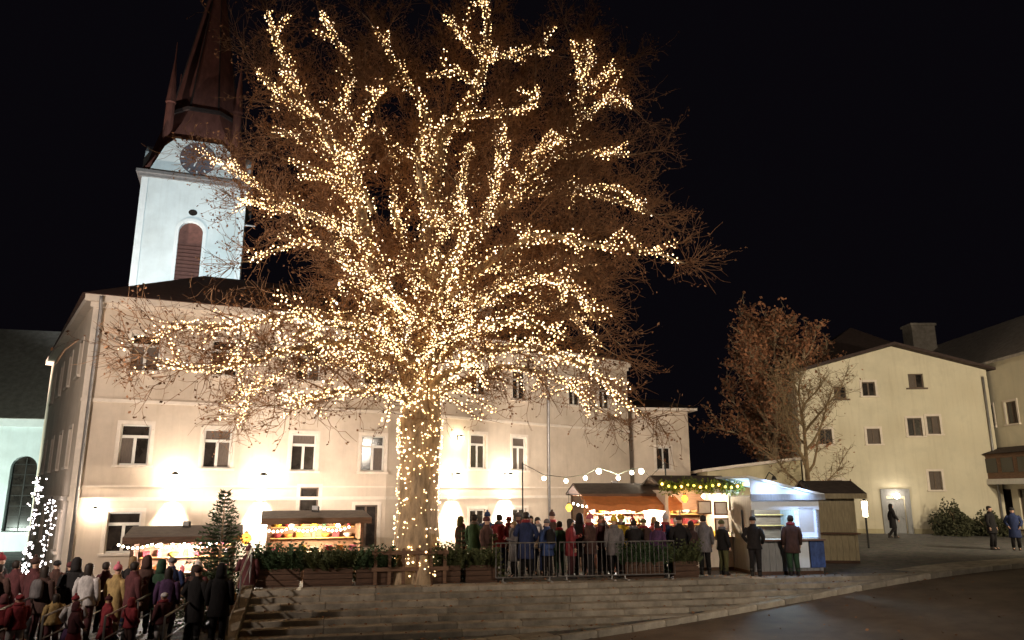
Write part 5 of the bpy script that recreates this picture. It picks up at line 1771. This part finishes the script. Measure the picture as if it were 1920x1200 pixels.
POSES = {   # elbow, wrist and hand direction for the right (+x) and left arm; the figure faces -y
    'hang': (((0.25, 0.03, 1.15), (0.255, -0.05, 0.91), (0.0, -0.25, -1)), ((-0.25, 0.03, 1.15), (-0.255, -0.05, 0.91), (0.0, -0.25, -1))),
    'pocket': (((0.30, 0.07, 1.16), (0.215, -0.12, 0.99), (-0.4, -0.3, -0.8)), ((-0.30, 0.07, 1.16), (-0.215, -0.12, 0.99), (0.4, -0.3, -0.8))),
    'mug': (((0.27, -0.02, 1.15), (0.13, -0.27, 1.22), (-0.6, -0.5, 0.3)), ((-0.25, 0.03, 1.15), (-0.255, -0.05, 0.91), (0.0, -0.25, -1))),
    'phone': (((0.25, -0.16, 1.22), (0.09, -0.34, 1.46), (-0.2, -0.3, 1)), ((-0.25, -0.16, 1.22), (-0.09, -0.34, 1.46), (0.2, -0.3, 1))),
    'stride': (((0.25, 0.10, 1.17), (0.25, 0.10, 0.93), (0.0, -0.2, -1)), ((-0.25, -0.06, 1.16), (-0.24, -0.2, 0.96), (0.0, -0.4, -0.8))),
}
LEGS = {'stand': ((0.10, -0.02, 0.50), (0.11, 0.03, 0.09), (-0.10, -0.02, 0.50), (-0.11, 0.03, 0.09)),
        'stride': ((0.10, -0.12, 0.50), (0.11, -0.10, 0.09), (-0.10, 0.0, 0.50), (-0.11, 0.26, 0.12))}


def body_mesh(pose, legs):
    V_, E_, R_ = [], [], []

    def add(p, r, parent=None):
        V_.append(tuple(p))
        R_.append(r)
        if parent is not None:
            E_.append((parent, len(V_) - 1))
        return len(V_) - 1

    pel = add((0, 0, 0.95), (0.15, 0.11))
    spn = add((0, 0.0, 1.14), (0.135, 0.10), pel)
    chs = add((0, 0.005, 1.33), (0.16, 0.11), spn)
    nb = add((0, 0.01, 1.46), (0.085, 0.07), chs)
    nk = add((0, 0.0, 1.52), 0.052, nb)
    jaw = add((0, -0.012, 1.575), (0.062, 0.07), nk)
    mid = add((0, -0.005, 1.64), (0.078, 0.092), jaw)
    add((0, 0.005, 1.70), (0.062, 0.072), mid)
    ns = add((0, -0.095, 1.628), 0.018, mid)
    add((0, -0.112, 1.612), 0.014, ns)
    for sg in (1, -1):
        add((sg * 0.085, 0.01, 1.63), 0.016, mid)          # ears
    for (el, wr, hd), sg in zip(POSES[pose], (1, -1)):
        sh = add((sg * 0.16, 0.01, 1.385), 0.045, chs)
        e = add(el, 0.043, sh)
        w = add(wr, 0.030, e)
        d = Vector(hd).normalized()
        wv = Vector(wr)
        side = d.cross(Vector((sg, 0, 0)))
        if side.length < 0.2:
            side = d.cross(Vector((0, 1, 0)))
        side.normalize()
        palm = add(wv + d * 0.06, (0.036, 0.022), w)
        for k, (off, ln) in enumerate(((-0.026, 0.075), (-0.009, 0.085), (0.009, 0.08), (0.026, 0.065))):
            a = add(wv + d * 0.10 + side * off, 0.0095, palm)
            add(wv + d * (0.10 + ln * 0.55) + side * off * 1.05 - Vector((sg * 0.02, 0, 0)), 0.0085, a)
        a = add(wv + d * 0.055 + side * -0.045, 0.011, palm)
        add(wv + d * 0.09 + side * -0.06 - Vector((sg * 0.015, 0, 0)), 0.009, a)
    L_ = LEGS[legs]
    for (kn, an_), sg in zip((L_[:2], L_[2:]), (1, -1)):
        hp = add((sg * 0.095, 0.0, 0.86), 0.09, pel)
        k = add(kn, 0.06, hp)
        a = add(an_, 0.04, k)
        add((an_[0], an_[1] - 0.17, an_[2] - 0.045), (0.04, 0.03), a)
    return skin_mesh('body', V_, E_, R_)


BODY = {}
COATS = {}
TROUS = {}
BOOTS = {}


def clothes(pose, legs, cut):
    """coat shell with sleeves, trousers or skirt, boots"""
    k = (pose, legs, cut)
    if k in COATS:
        return
    hem = {'jacket': 0.80, 'coat': 0.52, 'parka': 0.66}[cut]
    m = MB()
    rings = [(0, 0.0, hem, 0.235, 0.175), (0, 0, hem + 0.03, 0.24, 0.18)]
    for z, rx, ry in ((0.92, 0.212, 0.16), (1.08, 0.20, 0.15), (1.25, 0.218, 0.155), (1.36, 0.222, 0.15), (1.43, 0.175, 0.125), (1.475, 0.11, 0.105), (1.52, 0.098, 0.098), (1.545, 0.092, 0.095)):
        if z > hem + 0.06:
            rings.append((0, 0.005, z, rx, ry))
    m.loft(rings, True)
    for (el, wr, hd), sg in zip(POSES[pose], (1, -1)):
        sh = Vector((sg * 0.165, 0.01, 1.40))
        e, w = Vector(el), Vector(wr)
        m.tube([sh, sh.lerp(e, 0.3) + Vector((sg * 0.015, 0, 0)), e, e.lerp(w, 0.5), w + (w - e).normalized() * 0.015], [0.082, 0.085, 0.068, 0.062, 0.054], 9)
    m.smooth = True
    COATS[k] = m.mesh('coat')
    L_ = LEGS[legs]
    t_ = MB()
    for (kn, an_), sg in zip((L_[:2], L_[2:]), (1, -1)):
        t_.tube([(sg * 0.085, 0, 0.97), (sg * 0.095, 0, 0.82), kn, (an_[0], an_[1] + 0.005, an_[2] + 0.04)], [0.12, 0.112, 0.082, 0.07], 9)
    t_.smooth = True
    TROUS[k] = t_.mesh('trousers')
    b_ = MB()
    for an_, sg in ((L_[1], 1), (L_[3], -1)):
        x, y, z = an_
        b_.loft([(x, y - 0.05, z - 0.092, 0.052, 0.135), (x, y - 0.055, z - 0.06, 0.055, 0.14), (x, y - 0.03, z - 0.01, 0.052, 0.10), (x, y + 0.005, z + 0.05, 0.056, 0.062), (x, y + 0.008, z + 0.14, 0.06, 0.065)])
    b_.smooth = True
    BOOTS[k] = b_.mesh('boots')


H_ = MB().loft([(0, 0.005, 1.655, 0.098, 0.112), (0, 0.006, 1.685, 0.103, 0.116), (0, 0.008, 1.72, 0.098, 0.110), (0, 0.012, 1.77, 0.075, 0.085), (0, 0.015, 1.80, 0.035, 0.04)])
H_.sphere((0, 0.015, 1.825), 0.038)
H_.smooth = True
HAT = {'bobble hat': H_.mesh('hat')}
H_ = MB().loft([(0, 0.005, 1.645, 0.10, 0.113), (0, 0.006, 1.68, 0.104, 0.117), (0, 0.01, 1.73, 0.094, 0.105), (0, 0.012, 1.765, 0.06, 0.068), (0, 0.012, 1.778, 0.02, 0.02)])
H_.smooth = True
HAT['knit cap'] = H_.mesh('hat')
H_ = MB().loft([(0, 0.02, 1.575, 0.085, 0.075), (0, 0.018, 1.63, 0.098, 0.095), (0, 0.012, 1.69, 0.098, 0.106), (0, 0.012, 1.735, 0.08, 0.092), (0, 0.012, 1.762, 0.03, 0.04)])
H_.v = [(x, y if z > 1.67 or y > 0.0 else y * 0.15 + 0.01, z) for x, y, z in H_.v]
H_.smooth = True
HAT['short hair'] = H_.mesh('hair')
H_ = MB().loft([(0, 0.065, 1.40, 0.075, 0.03), (0, 0.06, 1.48, 0.09, 0.045), (0, 0.03, 1.58, 0.10, 0.085), (0, 0.014, 1.68, 0.10, 0.108), (0, 0.012, 1.735, 0.08, 0.092), (0, 0.012, 1.762, 0.03, 0.04)])
H_.v = [(x, y if z > 1.67 or y > 0.0 else y * 0.15 + 0.01, z) for x, y, z in H_.v]
H_.smooth = True
HAT['long hair'] = H_.mesh('hair')
H_ = MB().loft([(0, 0.02, 1.47, 0.13, 0.12), (0, 0.02, 1.56, 0.115, 0.12), (0, 0.02, 1.65, 0.112, 0.122), (0, 0.02, 1.73, 0.095, 0.105), (0, 0.03, 1.785, 0.04, 0.05)])
H_.v = [(x, y if y > -0.02 or z > 1.72 or z < 1.5 else -0.02 + (y + 0.02) * 0.35, z) for x, y, z in H_.v]
H_.smooth = True
HAT['hood'] = H_.mesh('hood')
SC = MB().loft([(0, 0.0, 1.475, 0.125, 0.118), (0, -0.002, 1.50, 0.132, 0.125), (0, -0.003, 1.535, 0.122, 0.118), (0, -0.003, 1.555, 0.105, 0.105)])
SC.box(0.02, 0.09, -0.175, -0.145, 1.18, 1.49)
SC.smooth = True
SCARF = SC.mesh('scarf')
FC = MB()
for sg in (-1, 1):
    FC.sphere((sg * 0.030, -0.088, 1.645), 0.0085, 6, 4)
FACE_EYES = FC.mesh('eyes')
FACE_LIPS = MB().box(-0.02, 0.02, -0.088, -0.080, 1.578, 1.587).mesh('mouth')
SKIRT = MB().loft([(0, 0, 0.40, 0.27, 0.25), (0, 0, 0.62, 0.225, 0.20), (0, 0, 0.90, 0.165, 0.135), (0, 0, 0.97, 0.15, 0.12)])
SKIRT.smooth = True
SKIRT = SKIRT.mesh('skirt')
CNAME = {'pale': 'white', 'grey': 'grey'}
MUG = MB().loft([(0, 0, 0, 0.036, 0.036), (0, 0, 0.09, 0.04, 0.04)]).tube([(0.038, 0, 0.02), (0.065, 0, 0.045), (0.038, 0, 0.075)], 0.007, 5)
MUG = MUG.mesh('mug')
PHONE = MB().cbox(-0.037, 0.037, -0.005, 0.005, 0, 0.15, 0.002).mesh('phone')


def person(where, x, y, face, coat, cut, head, headcol, trous, pose='hang', h=1.72, scarf=None, skirt=None, child=False, z=None, group='people at the market'):
    """face: heading in degrees, 0 = towards the camera, 180 = away"""
    legs = 'stride' if pose == 'stride' else 'stand'
    bk = (pose, legs)
    if bk not in BODY:
        BODY[bk] = body_mesh(pose, legs)
    clothes(pose, legs, cut)
    k = (pose, legs, cut)
    cn = CNAME.get(coat, coat)
    hc = {'dark': 'dark', 'fair': 'fair'}.get(headcol, CNAME.get(headcol, headcol))
    lab = '%s in %s %s with %s %s, %s' % ('child' if child else 'person', cn, cut, hc, head, where)
    zz = ground_z(x, y) if z is None else z
    t = thing('person', lab, 'person', (x, y, zz), R(face), group)
    s = h / 1.76
    hw_ = 1.18 if child else 1.0
    sc = (s * hw_, s * hw_, s)
    bd_ = link('body', BODY[bk], 'skin', t, scale=sc)
    link('eyes', FACE_EYES, 'eye_dark', bd_)
    link('mouth', FACE_LIPS, 'lip', bd_)
    link('coat', COATS[k], 'cloth_' + coat, t, scale=sc)
    link('trousers', TROUS[k], 'cloth_' + trous, t, scale=sc)
    if skirt:
        link('skirt', SKIRT, 'cloth_' + skirt, t, scale=sc)
    link('boots', BOOTS[k], 'boot', t, scale=sc)
    me = HAT[head]
    link(me.name.split('.')[0], me, ('hair_' if 'hair' in head else 'cloth_') + headcol, t, scale=sc)
    if scarf:
        link('scarf', SCARF, 'cloth_' + scarf, t, scale=sc)
    if pose in ('mug', 'phone'):
        c_, s_ = math.cos(R(face)), math.sin(R(face))
        lx, ly, lz = (0.07 * sc[0], -0.335 * sc[1], 1.21 * s) if pose == 'mug' else (0.0, -0.40 * sc[1], 1.47 * s)
        o = link('mug' if pose == 'mug' else 'phone', MUG if pose == 'mug' else PHONE, 'cloth_red' if pose == 'mug' else 'iron', None, (x + lx * c_ - ly * s_, y + lx * s_ + ly * c_, zz + lz), R(face))
        nm = 'mug' if pose == 'mug' else 'phone'
        tag(o, ('red mug' if pose == 'mug' else 'black phone') + ' held by person in %s %s, %s' % (cn, cut, where), nm, 'things held by people')
    return t


pr = random.Random(31)
nth += ['sixteenth', 'seventeenth', 'eighteenth', 'nineteenth', 'twentieth', 'twenty-first', 'twenty-second', 'twenty-third', 'twenty-fourth', 'twenty-fifth', 'twenty-sixth', 'twenty-seventh']
# left crowd: back row of adults, seen from behind, watching the market
LB = [(-14.2, 18.9, 'orange', 'jacket', 'knit cap', 'brown', 'black', 'hang'), (-13.5, 18.6, 'blue', 'parka', 'short hair', 'dark', 'black', 'pocket'), (-12.75, 18.8, 'black', 'coat', 'knit cap', 'brown', 'brown', 'hang'),
      (-12.1, 18.5, 'brown', 'coat', 'short hair', 'dark', 'black', 'pocket'), (-11.45, 18.8, 'maroon', 'parka', 'bobble hat', 'brown', 'black', 'hang'), (-10.95, 18.4, 'brown', 'parka', 'long hair', 'dark', 'maroon', 'hang'),
      (-10.5, 18.9, 'black', 'parka', 'hood', 'black', 'black', 'pocket'), (-9.98, 18.5, 'pale', 'jacket', 'long hair', 'dark', 'maroon', 'hang'), (-9.4, 18.7, 'ochre', 'coat', 'bobble hat', 'pink', 'ochre', 'hang'),
      (-8.9, 18.5, 'maroon', 'coat', 'short hair', 'dark', 'black', 'mug'), (-8.4, 18.8, 'green', 'parka', 'hood', 'green', 'black', 'hang'), (-13.9, 19.6, 'black', 'parka', 'hood', 'brown', 'black', 'hang'),
      (-12.4, 19.6, 'maroon', 'coat', 'short hair', 'dark', 'black', 'hang'), (-11.1, 19.7, 'black', 'coat', 'knit cap', 'maroon', 'black', 'hang')]
LB += [(-14.9, 19.4, 'brown', 'coat', 'short hair', 'dark', 'black', 'hang'), (-13.2, 20.2, 'black', 'coat', 'bobble hat', 'red', 'black', 'hang'), (-11.8, 20.3, 'brown', 'parka', 'knit cap', 'black', 'black', 'pocket'),
       (-10.2, 19.7, 'maroon', 'parka', 'short hair', 'dark', 'black', 'hang'), (-9.65, 19.9, 'black', 'jacket', 'long hair', 'fair', 'navy', 'hang'), (-9.1, 19.5, 'brown', 'coat', 'hood', 'brown', 'black', 'hang'),
       (-8.65, 19.9, 'navy', 'parka', 'knit cap', 'grey', 'black', 'pocket'), (-8.0, 18.3, 'purple', 'coat', 'long hair', 'dark', 'black', 'hang'), (-7.7, 19.2, 'maroon', 'jacket', 'bobble hat', 'pale', 'brown', 'mug'),
       (-7.2, 18.0, 'black', 'coat', 'knit cap', 'brown', 'black', 'pocket'), (-7.5, 18.6, 'brown', 'parka', 'long hair', 'dark', 'black', 'hang'), (-6.55, 17.7, 'black', 'parka', 'hood', 'black', 'black', 'hang')]
LB.sort(key=lambda p: p[0])
for i, (x, y, c, cut, hd, hc, tr_, po) in enumerate(LB):
    person('%s adult from left beside the steps' % nth[i], x, y, (185 if x == -12.1 else 175) if x in (-12.1, -10.95) else 180 + pr.uniform(-35, 35), c, cut, hd, hc, tr_, po, pr.uniform(1.62, 1.82), group='adults left of the steps')
# children in front of them
LC = [(-12.6, 17.5, 'maroon', 'bobble hat', 'red', 'pale', None), (-11.9, 17.1, 'pale', 'knit cap', 'pink', 'red', 'red'), (-11.25, 17.5, 'red', 'hood', 'maroon', 'brown', None), (-10.7, 17.15, 'maroon', 'bobble hat', 'pale', 'red', 'red'),
      (-10.1, 17.5, 'ochre', 'long hair', 'dark', 'maroon', None), (-9.5, 17.2, 'pale', 'bobble hat', 'red', 'purple', 'purple'), (-8.95, 17.55, 'red', 'bobble hat', 'maroon', 'maroon', 'red'), (-8.3, 17.3, 'red', 'hood', 'red', 'brown', None), (-7.75, 17.6, 'maroon', 'knit cap', 'pale', 'pale', None),
      (-13.1, 17.0, 'red', 'bobble hat', 'pale', 'maroon', None), (-10.4, 16.7, 'red', 'knit cap', 'red', 'pale', None), (-9.2, 16.75, 'maroon', 'hood', 'maroon', 'red', 'red'), (-12.25, 16.6, 'brown', 'bobble hat', 'pink', 'red', None)]
LC.sort(key=lambda p: p[0])
for i, (x, y, c, hd, hc, tr_, sk) in enumerate(LC):
    person('%s child from left beside the steps' % nth[i], x, y, 180 + pr.uniform(-60, 60), c, 'jacket', hd, hc, tr_, pr.choice(('hang', 'pocket', 'stride')), pr.uniform(1.08, 1.28), 'red' if i % 3 == 0 else None, sk, True, group='children left of the steps')
# the two by the barrel
person('beside the ochre barrel', -6.95, 20.6, 200, 'maroon', 'parka', 'bobble hat', 'maroon', 'black', 'mug', 1.66, group='people at the market')
# crowd between the trunk and the stalls
MC = [(-1.15, 23.7, 'green', 'parka', 'short hair', 'dark', 'black', 'hang', 150), (-0.75, 23.0, 'brown', 'jacket', 'knit cap', 'maroon', 'black', 'mug', 60), (-0.4, 23.9, 'red', 'jacket', 'short hair', 'dark', 'navy', 'hang', 200),
      (0.05, 23.2, 'grey', 'coat', 'long hair', 'fair', 'black', 'mug', -70), (0.42, 23.0, 'navy', 'coat', 'short hair', 'dark', 'black', 'pocket', 175), (0.8, 24.1, 'pale', 'jacket', 'long hair', 'dark', 'navy', 'mug', 20),
      (1.05, 23.3, 'blue', 'parka', 'knit cap', 'grey', 'black', 'hang', 210), (1.45, 23.6, 'green', 'jacket', 'short hair', 'dark', 'green', 'hang', 190), (1.75, 23.1, 'red', 'parka', 'long hair', 'dark', 'maroon', 'mug', 100),
      (2.1, 24.0, 'black', 'coat', 'hood', 'black', 'black', 'hang', 170), (2.35, 23.4, 'brown', 'parka', 'bobble hat', 'pink', 'black', 'pocket', 240), (2.75, 23.7, 'maroon', 'jacket', 'short hair', 'fair', 'black', 'mug', 30),
      (3.05, 23.2, 'grey', 'parka', 'bobble hat', 'yellow', 'black', 'hang', 185), (3.4, 24.1, 'yellow', 'jacket', 'knit cap', 'yellow', 'brown', 'hang', 160), (3.7, 23.5, 'black', 'parka', 'short hair', 'dark', 'black', 'phone', 170),
      (4.05, 23.8, 'olive', 'parka', 'knit cap', 'olive', 'olive', 'hang', 200), (4.4, 23.4, 'purple', 'coat', 'long hair', 'dark', 'black', 'hang', 140), (4.75, 24.0, 'navy', 'jacket', 'bobble hat', 'pale', 'black', 'mug', -40),
      (5.1, 23.6, 'black', 'coat', 'knit cap', 'brown', 'black', 'pocket', 180), (5.5, 23.9, 'brown', 'parka', 'hood', 'brown', 'black', 'hang', 215), (-0.1, 25.0, 'black', 'parka', 'knit cap', 'red', 'black', 'hang', 190),
      (0.6, 25.2, 'maroon', 'coat', 'long hair', 'dark', 'black', 'mug', 0), (1.3, 25.0, 'brown', 'coat', 'bobble hat', 'brown', 'black', 'hang', 180), (2.2, 25.2, 'pale', 'parka', 'short hair', 'fair', 'navy', 'hang', 180),
      (3.0, 25.1, 'blue', 'jacket', 'long hair', 'dark', 'black', 'hang', 170), (3.9, 25.0, 'black', 'parka', 'bobble hat', 'red', 'black', 'hang', 190), (4.6, 25.1, 'pink', 'parka', 'long hair', 'fair', 'black', 'hang', 165),
      (5.95, 24.1, 'grey', 'parka', 'short hair', 'dark', 'black', 'hang', 175), (6.5, 24.0, 'black', 'jacket', 'knit cap', 'olive', 'olive', 'mug', 120)]
MC += [(-1.6, 24.3, 'brown', 'parka', 'hood', 'olive', 'black', 'hang', 120), (0.2, 24.4, 'maroon', 'parka', 'knit cap', 'grey', 'black', 'hang', 175), (1.9, 24.5, 'ochre', 'jacket', 'short hair', 'dark', 'navy', 'hang', 195),
       (3.25, 24.45, 'green', 'coat', 'long hair', 'fair', 'black', 'mug', 10), (5.3, 25.0, 'red', 'jacket', 'knit cap', 'pale', 'black', 'hang', 185), (-0.8, 25.1, 'blue', 'parka', 'bobble hat', 'blue', 'black', 'hang', 170)]
MC.sort(key=lambda p: (p[1] > 24.6, p[0]))
fr = [p for p in MC if p[1] <= 24.6]
bk_ = [p for p in MC if p[1] > 24.6]
for rowname, row in (('front row', fr), ('back row', bk_)):
    half = (len(row) + 1) // 2
    for i, (x, y, c, cut, hd, hc, tr_, po, fc) in enumerate(row):
        pos = '%s from left' % nth[i] if i < half else ('%s from right' % nth[len(row) - 1 - i])
        person('%s, market crowd %s' % (pos, rowname), x, y, fc, c, cut, hd, hc, tr_, po, 1.9 if c == 'navy' and cut == 'coat' else pr.uniform(1.58, 1.84), pr.choice((None, None, 'red', 'grey')), group='market crowd')
# by the grey hut, and up the street on the right
person('at the counter of the grey hut', 8.55, 23.75, 175, 'brown', 'parka', 'short hair', 'dark', 'green', 'hang', 1.78, 'red')
person('left of the grey hut', 7.35, 23.6, 150, 'black', 'jacket', 'knit cap', 'black', 'black', 'pocket', 1.74)
person('passing the cream house door', 19.9, 40.4, 80, 'black', 'coat', 'hood', 'black', 'black', 'stride', 1.72)
person('left of the pair, right edge', 20.2, 32.6, 30, 'black', 'parka', 'short hair', 'dark', 'black', 'hang', 1.78)
person('right of the pair, right edge', 20.95, 32.3, -30, 'navy', 'coat', 'knit cap', 'black', 'black', 'pocket', 1.72)

# rucksacks and shoulder bags on some of the backs
RUCK = MB().loft([(0, 0, 0, 0.13, 0.07), (0, 0, 0.05, 0.15, 0.09), (0, 0, 0.25, 0.15, 0.095), (0, 0, 0.38, 0.12, 0.07), (0, 0, 0.42, 0.06, 0.03)])
RUCK.smooth = True
RUCK = RUCK.mesh('rucksack')
for i, (x, y, fc, c, lb) in enumerate(((-12.1, 18.5, 185, 'olive', 'olive rucksack on an adult near the left edge'), (-10.95, 18.4, 175, 'grey', 'grey rucksack on an adult in the middle of the left crowd'),
                                       (1.05, 23.3, 210, 'black', 'black rucksack on the person in the blue parka'), (4.05, 23.8, 200, 'brown', 'brown rucksack on the person in the olive parka'))):
    bx, by = -math.sin(R(fc)) * 0.22, math.cos(R(fc)) * 0.22
    o = link('rucksack', RUCK, 'cloth_' + c, None, (x + bx, y + by, ground_z(x, y) + 0.98), R(fc))
    tag(o, lb, 'rucksack', 'rucksacks')
